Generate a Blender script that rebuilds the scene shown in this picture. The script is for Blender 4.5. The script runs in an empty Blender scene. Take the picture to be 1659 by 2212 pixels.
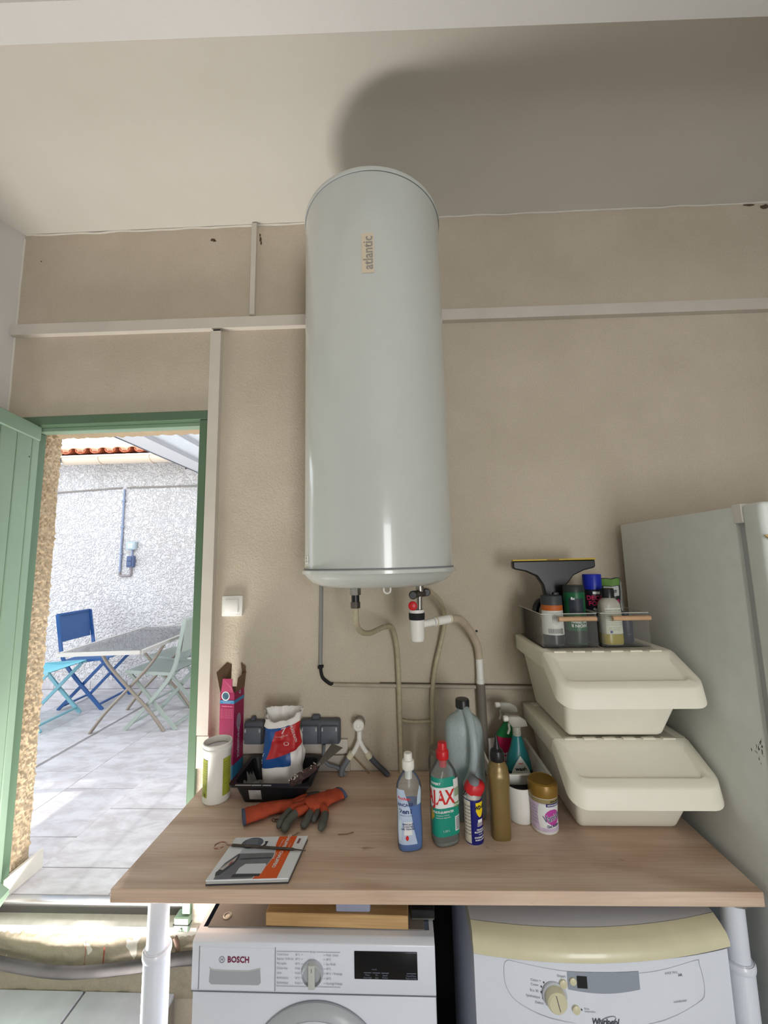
import bpy, bmesh, math, random
from mathutils import Vector, Matrix
random.seed(7)
PI = math.pi
S = bpy.context.scene
COL = S.collection

# ------------------------------------------------------------------ camera
cam_d = bpy.data.cameras.new('camera')
cam_d.sensor_fit = 'HORIZONTAL'
cam_d.sensor_width = 36.0
cam_d.lens = 36.0 * 852.0 / 1659.0
cam_d.clip_start = 0.02
cam = bpy.data.objects.new('camera', cam_d)
COL.objects.link(cam)
dp = Vector((38.5, 104.0, 852.0)).normalized()          # horizontal depth axis seen from the camera (x right, y down, z forward)
up = Vector((-153.0, -6925.0, 852.0)); up -= up.dot(dp) * dp; up.normalize()
rt = up.cross(dp)
if rt.x < 0: rt = -rt
# world axes in camera coords -> camera axes in world coords
cx = Vector((rt.x, dp.x, up.x)); cy = Vector((rt.y, dp.y, up.y)); cz = Vector((rt.z, dp.z, up.z))
M = Matrix(((cx.x, -cy.x, -cz.x), (cx.y, -cy.y, -cz.y), (cx.z, -cy.z, -cz.z)))
cam.matrix_world = Matrix.Translation((0, 0, 1.77)) @ M.to_4x4()
S.camera = cam

# ------------------------------------------------------------------ world, lights, exposure
W = bpy.data.worlds.new('sky'); S.world = W; W.use_nodes = True
wn = W.node_tree.nodes; wn.clear()
wo = wn.new('ShaderNodeOutputWorld'); wb = wn.new('ShaderNodeBackground')
wb.inputs[0].default_value = (0.86, 0.93, 1.0, 1); wb.inputs[1].default_value = 2.9
W.node_tree.links.new(wb.outputs[0], wo.inputs[0])

def light(name, kind, loc, target, energy, color, **kw):
    d = bpy.data.lights.new(name, kind); d.energy = energy; d.color = color
    for k, v in kw.items(): setattr(d, k, v)
    o = bpy.data.objects.new(name, d); COL.objects.link(o); o.location = loc
    o.rotation_euler = (Vector(target) - Vector(loc)).to_track_quat('-Z', 'Y').to_euler()
    return o
light('sun', 'SUN', (-3, 6, 8), (-3 + .25, 6 - 1.0, 8 - 1.75), 2.0, (1, .95, .87), angle=0.012)
# added spot lamp boosting the sun that comes over the opposite roof, in through the doorway and onto the inner step
light('sun_boost_spot', 'SPOT', (-1.58, 4.10, 5.39), (-1.24, 1.12, .22), 9000, (1, .95, .89), shadow_soft_size=.04, spot_size=math.radians(7.4), spot_blend=.25)
# daylight from the open garage side behind the camera
light('garage_daylight', 'AREA', (1.15, -2.9, 1.3), (0.2, 1.6, 1.3), 54, (.97, .97, .95), shape='RECTANGLE', size=.8, size_y=1.9)
# added area lamp standing in for light the sunlit step bounces to the ceiling
light('step_bounce_fill', 'AREA', (-1.22, 1.27, .25), (-1.12, .62, 3), 50, (1.0, .95, .90), shape='RECTANGLE', size=.66, size_y=.36)
S.view_settings.view_transform = 'Standard'
S.view_settings.look = 'None'
S.view_settings.exposure = 0.0
S.view_settings.gamma = 1.0
S.view_settings.use_curve_mapping = False

# ------------------------------------------------------------------ materials
def srgb(r, g, b):
    def f(c):
        c /= 255.0
        return c / 12.92 if c <= .04045 else ((c + .055) / 1.055) ** 2.4
    return (f(r), f(g), f(b), 1)
MC = {}
def mat(name, col, rough=.6, spec=.4, metal=0, noise=0, nscale=20, bump=0, bscale=200, trans=0, coat=0, alpha=1, stretch=None, ior=1.45, bdist=.002):
    if name in MC: return MC[name]
    m = bpy.data.materials.new(name); m.use_nodes = True; MC[name] = m
    nt = m.node_tree; b = nt.nodes['Principled BSDF']
    b.inputs['Roughness'].default_value = rough
    b.inputs['Specular IOR Level'].default_value = spec
    b.inputs['Metallic'].default_value = metal
    b.inputs['Transmission Weight'].default_value = trans
    b.inputs['Coat Weight'].default_value = coat
    b.inputs['Alpha'].default_value = alpha
    b.inputs['IOR'].default_value = ior
    c = col if len(col) == 4 else srgb(*col)
    b.inputs['Base Color'].default_value = c
    tc = nt.nodes.new('ShaderNodeTexCoord')
    src = tc.outputs['Object']
    if stretch:
        mp = nt.nodes.new('ShaderNodeMapping'); mp.inputs['Scale'].default_value = stretch
        nt.links.new(src, mp.inputs[0]); src = mp.outputs[0]
    n = nt.nodes.new('ShaderNodeTexNoise'); n.inputs['Scale'].default_value = nscale; n.inputs['Detail'].default_value = 5
    nt.links.new(src, n.inputs[0])
    if noise <= 0: noise = .012
    r = nt.nodes.new('ShaderNodeMapRange'); r.inputs[1].default_value = .3; r.inputs[2].default_value = .7
    r.inputs[3].default_value = 1 - noise; r.inputs[4].default_value = 1 + noise
    nt.links.new(n.outputs[0], r.inputs[0])
    mx = nt.nodes.new('ShaderNodeVectorMath'); mx.operation = 'SCALE'; mx.inputs[0].default_value = c[:3]
    nt.links.new(r.outputs[0], mx.inputs['Scale']); nt.links.new(mx.outputs[0], b.inputs['Base Color'])
    if bump:
        n2 = nt.nodes.new('ShaderNodeTexNoise'); n2.inputs['Scale'].default_value = bscale; n2.inputs['Detail'].default_value = 3
        nt.links.new(tc.outputs['Object'], n2.inputs[0])
        bp = nt.nodes.new('ShaderNodeBump'); bp.inputs['Strength'].default_value = bump; bp.inputs['Distance'].default_value = bdist
        nt.links.new(n2.outputs[0], bp.inputs['Height']); nt.links.new(bp.outputs[0], b.inputs['Normal'])
    return m
def clear(name, tint, opac=.15, gloss=.12, rough=.08):
    """thin clear plastic or pane: tinted see-through with a grazing sheen"""
    if name in MC: return MC[name]
    m = bpy.data.materials.new(name); m.use_nodes = True; MC[name] = m
    nt = m.node_tree; N = nt.nodes; L = nt.links; N.clear()
    o = N.new('ShaderNodeOutputMaterial'); t = N.new('ShaderNodeBsdfTransparent'); t.inputs[0].default_value = tint
    d = N.new('ShaderNodeBsdfPrincipled'); d.inputs['Base Color'].default_value = tint; d.inputs['Roughness'].default_value = .4
    g = N.new('ShaderNodeBsdfGlossy'); g.inputs['Roughness'].default_value = rough
    lw = N.new('ShaderNodeLayerWeight'); lw.inputs[0].default_value = gloss
    nz = N.new('ShaderNodeTexNoise'); nz.inputs['Scale'].default_value = 30
    mr = N.new('ShaderNodeMapRange'); mr.inputs[3].default_value = opac * .8; mr.inputs[4].default_value = opac * 1.2
    L.new(nz.outputs[0], mr.inputs[0])
    a = N.new('ShaderNodeMixShader'); L.new(mr.outputs[0], a.inputs[0]); L.new(t.outputs[0], a.inputs[1]); L.new(d.outputs[0], a.inputs[2])
    b = N.new('ShaderNodeMixShader'); L.new(lw.outputs['Fresnel'], b.inputs[0]); L.new(a.outputs[0], b.inputs[1]); L.new(g.outputs[0], b.inputs[2])
    L.new(b.outputs[0], o.inputs[0])
    return m

def plaster(name, c1, c2, bump=.5, bscale=130, bdist=.003, grain=.06, lump=0):
    if name in MC: return MC[name]
    m = bpy.data.materials.new(name); m.use_nodes = True; MC[name] = m
    nt = m.node_tree; N = nt.nodes; L = nt.links; b = N['Principled BSDF']; b.inputs['Roughness'].default_value = .9
    b.inputs['Specular IOR Level'].default_value = .15
    tc = N.new('ShaderNodeTexCoord')
    n = N.new('ShaderNodeTexNoise'); n.inputs['Scale'].default_value = 1.7; n.inputs['Detail'].default_value = 6; n.inputs['Roughness'].default_value = .6
    L.new(tc.outputs['Object'], n.inputs[0])
    cr = N.new('ShaderNodeValToRGB'); cr.color_ramp.elements[0].position = .36; cr.color_ramp.elements[1].position = .64
    cr.color_ramp.elements[0].color = srgb(*c1); cr.color_ramp.elements[1].color = srgb(*c2)
    L.new(n.outputs[0], cr.inputs[0])
    f = N.new('ShaderNodeTexNoise'); f.inputs['Scale'].default_value = 160; f.inputs['Detail'].default_value = 2
    L.new(tc.outputs['Object'], f.inputs[0])
    mr = N.new('ShaderNodeMapRange'); mr.inputs[1].default_value = .3; mr.inputs[2].default_value = .7; mr.inputs[3].default_value = 1 - grain; mr.inputs[4].default_value = 1 + grain * .8
    L.new(f.outputs[0], mr.inputs[0])
    sc = N.new('ShaderNodeVectorMath'); sc.operation = 'SCALE'; L.new(cr.outputs[0], sc.inputs[0]); L.new(mr.outputs[0], sc.inputs['Scale'])
    L.new(sc.outputs[0], b.inputs['Base Color'])
    h = N.new('ShaderNodeTexNoise'); h.inputs['Scale'].default_value = bscale; h.inputs['Detail'].default_value = 3; L.new(tc.outputs['Object'], h.inputs[0])
    hs = h.outputs[0]
    if lump:
        v = N.new('ShaderNodeTexNoise'); v.inputs['Scale'].default_value = lump; v.inputs['Detail'].default_value = 1.5; v.inputs['Distortion'].default_value = 1.2
        L.new(tc.outputs['Object'], v.inputs[0])
        vr = N.new('ShaderNodeValToRGB'); vr.color_ramp.elements[0].position = .42; vr.color_ramp.elements[1].position = .56; L.new(v.outputs[0], vr.inputs[0])
        ad = N.new('ShaderNodeMath'); ad.operation = 'MULTIPLY_ADD'; ad.inputs[1].default_value = 2.0; L.new(vr.outputs[0], ad.inputs[0]); L.new(h.outputs[0], ad.inputs[2]); hs = ad.outputs[0]
    bp = N.new('ShaderNodeBump'); bp.inputs['Strength'].default_value = bump; bp.inputs['Distance'].default_value = bdist
    L.new(hs, bp.inputs['Height']); L.new(bp.outputs[0], b.inputs['Normal'])
    return m

def wood(name, c1, c2, c3, axis='x', rough=.5, grain=1.0):
    if name in MC: return MC[name]
    m = bpy.data.materials.new(name); m.use_nodes = True; MC[name] = m
    nt = m.node_tree; N = nt.nodes; L = nt.links; b = N['Principled BSDF']; b.inputs['Roughness'].default_value = rough
    b.inputs['Specular IOR Level'].default_value = .35
    tc = N.new('ShaderNodeTexCoord'); mp = N.new('ShaderNodeMapping')
    mp.inputs['Scale'].default_value = {'x': (1.2 * grain, 9 * grain, 9 * grain), 'y': (9 * grain, 1.2 * grain, 9 * grain)}[axis]
    L.new(tc.outputs['Object'], mp.inputs[0])
    n = N.new('ShaderNodeTexNoise'); n.inputs['Scale'].default_value = 1.6; n.inputs['Detail'].default_value = 7; n.inputs['Distortion'].default_value = .6
    L.new(mp.outputs[0], n.inputs[0])
    cr = N.new('ShaderNodeValToRGB'); e = cr.color_ramp.elements
    e[0].position = .3; e[0].color = srgb(*c1); e[1].position = .72; e[1].color = srgb(*c2)
    e2 = cr.color_ramp.elements.new(.5); e2.color = srgb(*c3)
    L.new(n.outputs[0], cr.inputs[0])
    # a few dark knots and cracks
    mp2 = N.new('ShaderNodeMapping'); mp2.inputs['Scale'].default_value = (5, 14, 14) if axis == 'x' else (14, 5, 14)
    L.new(tc.outputs['Object'], mp2.inputs[0])
    k = N.new('ShaderNodeTexNoise'); k.inputs['Scale'].default_value = 1.1; k.inputs['Detail'].default_value = 4; k.inputs['Distortion'].default_value = 1.5; L.new(mp2.outputs[0], k.inputs[0])
    kr = N.new('ShaderNodeValToRGB'); kr.color_ramp.elements[0].position = .68; kr.color_ramp.elements[0].color = (1, 1, 1, 1)
    kr.color_ramp.elements[1].position = .78; kr.color_ramp.elements[1].color = (.45, .38, .32, 1); L.new(k.outputs[0], kr.inputs[0])
    mu = N.new('ShaderNodeVectorMath'); mu.operation = 'MULTIPLY'; L.new(cr.outputs[0], mu.inputs[0]); L.new(kr.outputs[0], mu.inputs[1])
    mp3 = N.new('ShaderNodeMapping'); mp3.inputs['Scale'].default_value = (3, 160, 160) if axis == 'x' else (160, 3, 160)
    L.new(tc.outputs['Object'], mp3.inputs[0]); f = N.new('ShaderNodeTexNoise'); f.inputs['Scale'].default_value = 1.5; f.inputs['Detail'].default_value = 3; L.new(mp3.outputs[0], f.inputs[0])
    mr = N.new('ShaderNodeMapRange'); mr.inputs[1].default_value = .3; mr.inputs[2].default_value = .7; mr.inputs[3].default_value = .9; mr.inputs[4].default_value = 1.07; L.new(f.outputs[0], mr.inputs[0])
    sc = N.new('ShaderNodeVectorMath'); sc.operation = 'SCALE'; L.new(mu.outputs[0], sc.inputs[0]); L.new(mr.outputs[0], sc.inputs['Scale'])
    L.new(sc.outputs[0], b.inputs['Base Color'])
    return m

M_WALL = plaster('beige_render', (190, 178, 160), (203, 191, 174), .55, 140)
M_CEIL = plaster('white_ceiling_paint', (216, 211, 201), (221, 216, 208), .02, 60, grain=.008)
M_LEFT = plaster('grey_white_paint', (206, 203, 199), (212, 209, 206), .03, 80, grain=.01)
M_REVEAL = plaster('ochre_roughcast', (172, 152, 124), (192, 172, 144), .7, 110, .004)
M_OUT = plaster('white_roughcast', (212, 207, 206), (221, 218, 218), .7, 60, .016, lump=26)
M_GREEN = mat('green_door_paint', (133, 156, 133), .42, .45, noise=.05, nscale=3, bump=.08, bscale=90)
M_GREEN_F = mat('green_frame_paint', (90, 114, 90), .45, .4, noise=.06, nscale=4)
M_TRUNK = mat('white_trunking', (206, 198, 188), .5, .4, noise=.05, nscale=6)
M_WHITE = mat('white_enamel', (196, 200, 196), .2, .5, coat=.4)
M_WHITE2 = mat('white_appliance', (224, 229, 240), .28, .5, coat=.2)
M_FRIDGE = mat('fridge_enamel', (226, 231, 228), .45, .4, noise=.03, bump=.06, bscale=500)
M_PLASTIC_W = mat('white_plastic', (232, 230, 224), .4, .5)
M_BIN = mat('ivory_bin_plastic', (236, 232, 217), .45, .45, bump=.05, bscale=300)
M_GREY_P = mat('grey_plastic', (118, 122, 128), .5, .4)
M_DKGREY = mat('dark_grey_plastic', (82, 86, 94), .5, .4)
M_BLACK = mat('black_plastic', (26, 27, 30), .35, .5)
M_RUBBER = mat('black_rubber', (34, 34, 36), .7, .3)
M_METAL = mat('galvanised_metal', (150, 148, 142), .35, .5, metal=.85, noise=.2, nscale=40)
M_DARKMETAL = mat('dark_steel', (92, 86, 80), .4, .5, metal=.8, noise=.25, nscale=60)
M_ALU = mat('aluminium', (215, 216, 218), .3, .5, metal=.9)
M_TABLE = wood('oak_laminate', (188, 158, 136), (224, 202, 183), (209, 183, 162), 'x', .5)
M_PINE = wood('pine_board', (178, 142, 94), (206, 172, 122), (192, 156, 108), 'x', .55, 2)
M_LINE = mat('paint_line_grey', (120, 122, 128), .6)
M_TEXTW = mat('print_white', (228, 230, 230), .5)
M_TEXTK = mat('print_black', (30, 30, 34), .5)
M_TEXTG = mat('print_grey', (122, 124, 132), .5)
M_RED = mat('red_plastic', (196, 30, 38), .35, .5)
M_REDP = mat('print_red', (205, 40, 38), .45)

# ------------------------------------------------------------------ mesh builder
class MB:
    def __init__(s): s.v = []; s.f = []; s.m = []
    def add(s, vs, fs, mi=0):
        o = len(s.v); s.v += [tuple(p) for p in vs]
        s.f += [tuple(i + o for i in f) for f in fs]; s.m += [mi] * len(fs); return s
    def box(s, x0, x1, y0, y1, z0, z1, mi=0):
        vs = [(x, y, z) for z in (z0, z1) for y in (y0, y1) for x in (x0, x1)]
        return s.add(vs, [(0, 2, 3, 1), (4, 5, 7, 6), (0, 1, 5, 4), (2, 6, 7, 3), (0, 4, 6, 2), (1, 3, 7, 5)], mi)
    def rbox(s, x0, x1, y0, y1, z0, z1, r=.004, seg=2, mi=0):
        bm = bmesh.new(); bmesh.ops.create_cube(bm, size=1)
        for v in bm.verts:
            v.co = Vector(((x0 + x1) / 2 + v.co.x * (x1 - x0), (y0 + y1) / 2 + v.co.y * (y1 - y0), (z0 + z1) / 2 + v.co.z * (z1 - z0)))
        bmesh.ops.bevel(bm, geom=bm.edges[:], offset=r, segments=seg, affect='EDGES', profile=.5)
        return s.bm(bm, mi)
    def bm(s, bm, mi=0, mtx=None):
        bm.verts.index_update()
        vs = [(mtx @ v.co) if mtx else v.co.copy() for v in bm.verts]
        s.add(vs, [tuple(v.index for v in f.verts) for f in bm.faces], mi); bm.free(); return s
    def hull(s, pts, bevel=0, seg=2, mi=0):
        bm = bmesh.new()
        for p in pts: bm.verts.new(p)
        bmesh.ops.convex_hull(bm, input=bm.verts[:])
        bmesh.ops.dissolve_limit(bm, angle_limit=.02, verts=bm.verts[:], edges=bm.edges[:])
        if bevel: bmesh.ops.bevel(bm, geom=bm.edges[:], offset=bevel, segments=seg, affect='EDGES', profile=.5, clamp_overlap=True)
        bmesh.ops.recalc_face_normals(bm, faces=bm.faces[:])
        return s.bm(bm, mi)
    def rings(s, rings, cap0=True, cap1=True, mi=0, close=True):
        n = len(rings[0]); vs = [p for r in rings for p in r]; fs = []
        for i in range(len(rings) - 1):
            for j in range(n if close else n - 1):
                k = (j + 1) % n; fs.append((i * n + j, i * n + k, (i + 1) * n + k, (i + 1) * n + j))
        if cap0: fs.append(tuple(reversed(range(n))))
        if cap1: fs.append(tuple((len(rings) - 1) * n + j for j in range(n)))
        return s.add(vs, fs, mi)
    def lathe(s, prof, c=(0, 0, 0), n=32, mi=0, cap0=True, cap1=True, axis='z'):
        def P(r, z, a):
            x, y = r * math.cos(a), r * math.sin(a)
            if axis == 'z': q = (x, y, z)
            elif axis == 'y': q = (x, z, -y)
            else: q = (z, x, y)
            return (c[0] + q[0], c[1] + q[1], c[2] + q[2])
        return s.rings([[P(r, z, 2 * PI * j / n) for j in range(n)] for r, z in prof], cap0, cap1, mi)
    def tube(s, pts, r, n=10, mi=0, cap=True):
        pts = [Vector(p) for p in pts]; rr = r if isinstance(r, (list, tuple)) else [r] * len(pts)
        up_ = Vector((0, 0, 1)); R = []
        T0 = (pts[1] - pts[0]).normalized()
        nrm = T0.cross(up_) if abs(T0.dot(up_)) < .95 else T0.cross(Vector((1, 0, 0)))
        nrm.normalize()
        for i, p in enumerate(pts):
            T = (pts[min(i + 1, len(pts) - 1)] - pts[max(i - 1, 0)]).normalized()
            nrm = (nrm - nrm.dot(T) * T).normalized(); bn = T.cross(nrm)
            R.append([p + rr[i] * (math.cos(2 * PI * j / n) * nrm + math.sin(2 * PI * j / n) * bn) for j in range(n)])
        return s.rings(R, cap, cap, mi)
    def bar(s, a, b, w, h, mi=0, side=(0, 1, 0)):
        a = Vector(a); b = Vector(b); T = (b - a).normalized(); sd = Vector(side); sd = (sd - sd.dot(T) * T).normalized(); nn = T.cross(sd)
        R = [[p + sd * w / 2 * i + nn * h / 2 * j for i, j in ((-1, -1), (1, -1), (1, 1), (-1, 1))] for p in (a, b)]
        return s.rings(R, True, True, mi)
    def prism(s, poly, y0, y1, mi=0, plane='xz'):
        def P(a, b, t): return (a, t, b) if plane == 'xz' else ((t, a, b) if plane == 'yz' else (a, b, t))
        return s.rings([[P(a, b, y0) for a, b in poly], [P(a, b, y1) for a, b in poly]], True, True, mi)
    def grid(s, fn, nu, nv, mi=0):
        vs = [fn(i / nu, j / nv) for j in range(nv + 1) for i in range(nu + 1)]
        fs = [(j * (nu + 1) + i, j * (nu + 1) + i + 1, (j + 1) * (nu + 1) + i + 1, (j + 1) * (nu + 1) + i) for j in range(nv) for i in range(nu)]
        return s.add(vs, fs, mi)
    def tr(s, M_):
        s.v = [tuple(M_ @ Vector(p)) for p in s.v]; return s

def smooth_path(pts, k=6):
    pts = [Vector(p) for p in pts]; out = []
    for i in range(len(pts) - 1):
        p0 = pts[max(i - 1, 0)]; p1 = pts[i]; p2 = pts[i + 1]; p3 = pts[min(i + 2, len(pts) - 1)]
        for j in range(k):
            t = j / k
            out.append(.5 * ((2 * p1) + (-p0 + p2) * t + (2 * p0 - 5 * p1 + 4 * p2 - p3) * t * t + (-p0 + 3 * p1 - 3 * p2 + p3) * t ** 3))
    out.append(pts[-1]); return out

def obj(name, mb, m, parent=None, smooth=35, loc=None, nofix=False):
    me = bpy.data.meshes.new(name); me.from_pydata(mb.v, [], mb.f)
    for x in (m if isinstance(m, (list, tuple)) else [m]): me.materials.append(x)
    if any(mb.m): me.polygons.foreach_set('material_index', mb.m)
    if not nofix:
        bm = bmesh.new(); bm.from_mesh(me); bmesh.ops.recalc_face_normals(bm, faces=bm.faces[:]); bm.to_mesh(me); bm.free()
    if smooth:
        me.shade_smooth(); me.set_sharp_from_angle(angle=math.radians(smooth))
    me.update()
    o = bpy.data.objects.new(name, me); COL.objects.link(o)
    if parent is not None: o.parent = parent
    if loc: o.location = loc
    return o
def tag(o, label=None, cat=None, group=None, kind=None):
    if label: o['label'] = label
    if cat: o['category'] = cat
    if group: o['group'] = group
    if kind: o['kind'] = kind
    return o
def thing(name, label, cat, loc=(0, 0, 0), rz=0, group=None, kind=None):
    o = bpy.data.objects.new(name, None); COL.objects.link(o); o.location = loc; o.rotation_euler = (0, 0, rz)
    o.empty_display_size = .05
    return tag(o, label, cat, group, kind)
def copy_tree(o, parent=None):
    c = o.copy(); COL.objects.link(c); c.parent = parent
    for ch in list(o.children): copy_tree(ch, c)
    return c
def struct(name, mb, m, parent=None, **k):
    o = obj(name, mb, m, parent, **k)
    if parent is None: o['kind'] = 'structure'
    return o

def text(body, size, fn, m, parent, align='CENTER', width=1.0, bold=0.0, name='lettering', space=1.0):
    """lettering as a thin flat mesh; fn maps (u, v) of the text plane into the parent's space"""
    c = bpy.data.curves.new('lettering', 'FONT'); c.body = body; c.size = size; c.align_x = align; c.align_y = 'CENTER'
    c.resolution_u = 2; c.offset = bold; c.space_character = space
    t = bpy.data.objects.new('lettering_tmp', c); COL.objects.link(t)
    dg = bpy.context.evaluated_depsgraph_get(); me = bpy.data.meshes.new_from_object(t.evaluated_get(dg))
    bpy.data.objects.remove(t); bpy.data.curves.remove(c)
    for v in me.vertices: v.co = Vector(fn(v.co.x * width, v.co.y))
    me.name = name; me.materials.clear(); me.materials.append(m)
    o = bpy.data.objects.new(name, me); COL.objects.link(o); o.parent = parent
    return o
def texts(items, m, parent, name='lettering'):
    """several pieces of lettering joined into one printed mesh: (body, size, fn, width, bold, align)"""
    os_ = [text(b, s, f, m, parent, al, w, bd, name) for b, s, f, w, bd, al in items]
    mb = MB()
    for o in os_:
        me = o.data; mb.add([v.co.copy() for v in me.vertices], [tuple(p.vertices) for p in me.polygons])
        bpy.data.objects.remove(o); bpy.data.meshes.remove(me)
    return obj(name, mb, m, parent, smooth=0, nofix=True)

D = 1.625
# ================================================================== THE SHELL
CEIL = lambda x: 3.317 - .0148 * x
# back wall with the doorway (opening x -1.674..-.826, z .45..2.437)
mb = MB()
mb.box(-1.80, -1.668, D, D + .2, 0, 3.45); mb.box(-1.668, -.826, D, D + .2, 2.43, 3.45); mb.box(-.826, 1.75, D, D + .2, 0, 3.45)
mb.box(-1.668, -.826, D, D + .03, 0, .41)
wall_back = struct('wall_back', mb, M_WALL, smooth=0)
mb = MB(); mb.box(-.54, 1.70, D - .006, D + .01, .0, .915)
struct('painted_shade_band', mb, mat('painted_gap_shade', (46, 43, 42), .9, noise=.3, nscale=6), wall_back, smooth=0)  # added dark strip: the shade between the machines painted on the wall
# rough jamb of the doorway: a lumpy rendered reveal beyond the frame
def nz(x, y, z):
    from mathutils import noise
    return noise.noise(Vector((x, y, z)))
def rev(u, v):
    y = 1.672 + u * .158; z = .45 + v * 2.0
    a = nz(0, y * 30, z * 30) * .008 + nz(3, y * 75, z * 75) * .010 + nz(8, y * 160, z * 160) * .004
    w = min(1, u * 4)
    x = -1.622 - .044 * u + a
    if u > .95: x = -1.622 - .044 * u + a - (u - .95) * .5
    return (x, y + (nz(7, z * 40, 1) * .005 if u > .9 else 0), z)
mb = MB(); mb.grid(rev, 34, 420)
struct('reveal_left', mb, M_REVEAL, wall_back, nofix=True)
def lin(u, v):
    x = -1.70 + u * .87; y = 1.672 + v * .158
    return (x, y, 2.405 + nz(x * 40, y * 40, 2) * .008)
mb = MB(); mb.grid(lin, 90, 10)
struct('reveal_head', mb, M_REVEAL, wall_back, nofix=True)
mb = MB(); mb.box(-1.9, -1.672, 1.672, 1.829, .3, 2.6)
struct('outer_render', mb, M_REVEAL, wall_back, smooth=0)
# pale tile skirting along the foot of the reveal
mb = MB(); mb.box(-1.622, -1.61, 1.66, 1.835, .468, .545)
struct('skirting_tile', mb, mat('pale_tile', (214, 208, 196), .35, noise=.05), wall_back)
# left wall splays outwards towards the camera
mb = MB(); mb.rings([[(-1.745, D, z), (-3.49, -2.6, z), (-3.49, -3.1, z), (-3.62, -3.1, z), (-3.62, -2.6, z), (-1.88, D + .1, z)] for z in (0, 3.45)])
struct('wall_left', mb, M_LEFT, smooth=0)
mb = MB(); mb.box(1.72, 1.85, -3.1, D + .1, 0, 3.45); struct('wall_right', mb, M_LEFT, smooth=0)
# wall behind the camera with the open garage doorway
mb = MB(); mb.box(-3.6, .70, -3.15, -3.0, 0, 3.45); mb.box(1.6, 1.85, -3.15, -3.0, 0, 3.45); mb.box(.70, 1.6, -3.15, -3.0, 2.35, 3.45)
struct('wall_front', mb, M_LEFT, smooth=0)
mb = MB(); mb.rings([[(x, -3.15, CEIL(x) + dz), (x, D, CEIL(x) + dz), (x, D, CEIL(x) + .12), (x, -3.15, CEIL(x) + .12)] for x, dz in ((-3.6, 0), (1.85, 0))])
struct('ceiling', mb, M_CEIL, smooth=0)
# slim downstand beam across the ceiling
mb = MB(); mb.rings([[(x, y0, 3.1), (x, y1, 3.1), (x, y1, 3.36), (x, y0, 3.36)] for x, y0, y1 in ((-3.2, .67, .745), (1.72, .82, .895))])
struct('trim_1', mb, M_LEFT, smooth=0)
# ragged bead of filler where wall meets ceiling and the left corner
mb = MB(); pts = []
for i in range(140):
    x = -1.74 + i * 3.46 / 139
    pts.append((x, D - .001, CEIL(x) - .004 + nz(x * 9, 0, 0) * .006))
mb.tube(pts, [.004 + .0035 * abs(nz(p[0] * 14, 3, 0)) for p in pts], 6)
pts = [(-1.745 + .003 * nz(z * 8, 1, 0), D - .002, z) for z in [2.3 + i * .0208 for i in range(50)]]
mb.tube(pts, .005, 6)
struct('trim_2', mb, M_CEIL)
# dark chips in the render
mb = MB()
for (x, z, w, h) in ((-.835, 3.262, .016, .008), (-.826, 3.255, .01, .005), (-.61, 3.25, .006, .016), (-.606, 3.232, .005, .01), (-1.655, 3.2, .004, .004), (-.612, 3.27, .004, .01), (-1.752, 2.805, .012, .03), (.3, 3.312, .02, .004), (1.56, 3.283, .03, .006), (1.63, 3.27, .02, .012)):
    n = 9; a = [(x + w * math.cos(2 * PI * k / n) * random.uniform(.6, 1.2), D - .0012, z + h * math.sin(2 * PI * k / n) * random.uniform(.6, 1.2)) for k in range(n)]
    mb.add(a, [tuple(range(n))])
struct('chipped_spot', mb, mat('dark_chip', (92, 76, 60), .9), wall_back, smooth=0, nofix=True)

# floor, step, threshold
mb = MB(); mb.box(-3.62, 1.85, -3.2, D, -.05, 0)
fl = struct('floor', mb, mat('grey_floor_tile', (172, 168, 162), .5, noise=.1, nscale=5), smooth=0)
st = thing('step_block', None, None, (0, 0, 0)); st['kind'] = 'structure'
mb = MB(); mb.box(-2.6, -.872, .75, D - .02, 0, .205)
obj('step_core', mb, plaster('grey_cement', (128, 120, 110), (156, 148, 138), .6, 60), st, smooth=0)
TILE = mat('indoor_step_tile', (196, 198, 210), .35, .5, noise=.08, nscale=9)
for i, (x0, x1) in enumerate(((-1.206, -.873), (-1.62, -1.214), (-2.03, -1.628))):
    for (y0, y1) in ((1.18, D - .018), (.76, 1.172)):
        mb = MB(); mb.rbox(x0, x1, y0, y1, .2, .22, .003, 1); obj('step_tile', mb, TILE, st)
# rough plaster riser under the threshold with a lumpy top edge
def ris(u, v):
    x = -1.75 + u * 1.0; z = .20 + v * .225
    y = 1.608 + nz(x * 12, 0, z * 12) * .006 + nz(x * 45, 4, z * 45) * .003
    if v > .86: y += (v - .86) * .14 + nz(x * 50, 9, z * 20) * .009
    return (x, y, z + (nz(x * 30, 2, 2) * .006 if v > .86 else 0))
mb = MB(); mb.grid(ris, 130, 34)
struct('riser', mb, plaster('worn_plaster', (140, 130, 114), (162, 150, 134), .5, 60, .004), wall_back, nofix=True)
mb = MB()
for (x, z0, z1, w) in ((-1.14, .30, .37, .006), (-1.215, .29, .385, .0022)):
    mb.grid(lambda u, v: (x + (u - .5) * w * (1 + nz(v * 8, x, 0)) , 1.5995 + nz(x * 12, 0, (z0 + v * (z1 - z0)) * 12) * .006, z0 + v * (z1 - z0)), 1, 8)
struct('rust_streak', mb, mat('rust_red', (140, 72, 56), .8), wall_back, nofix=True)
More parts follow.
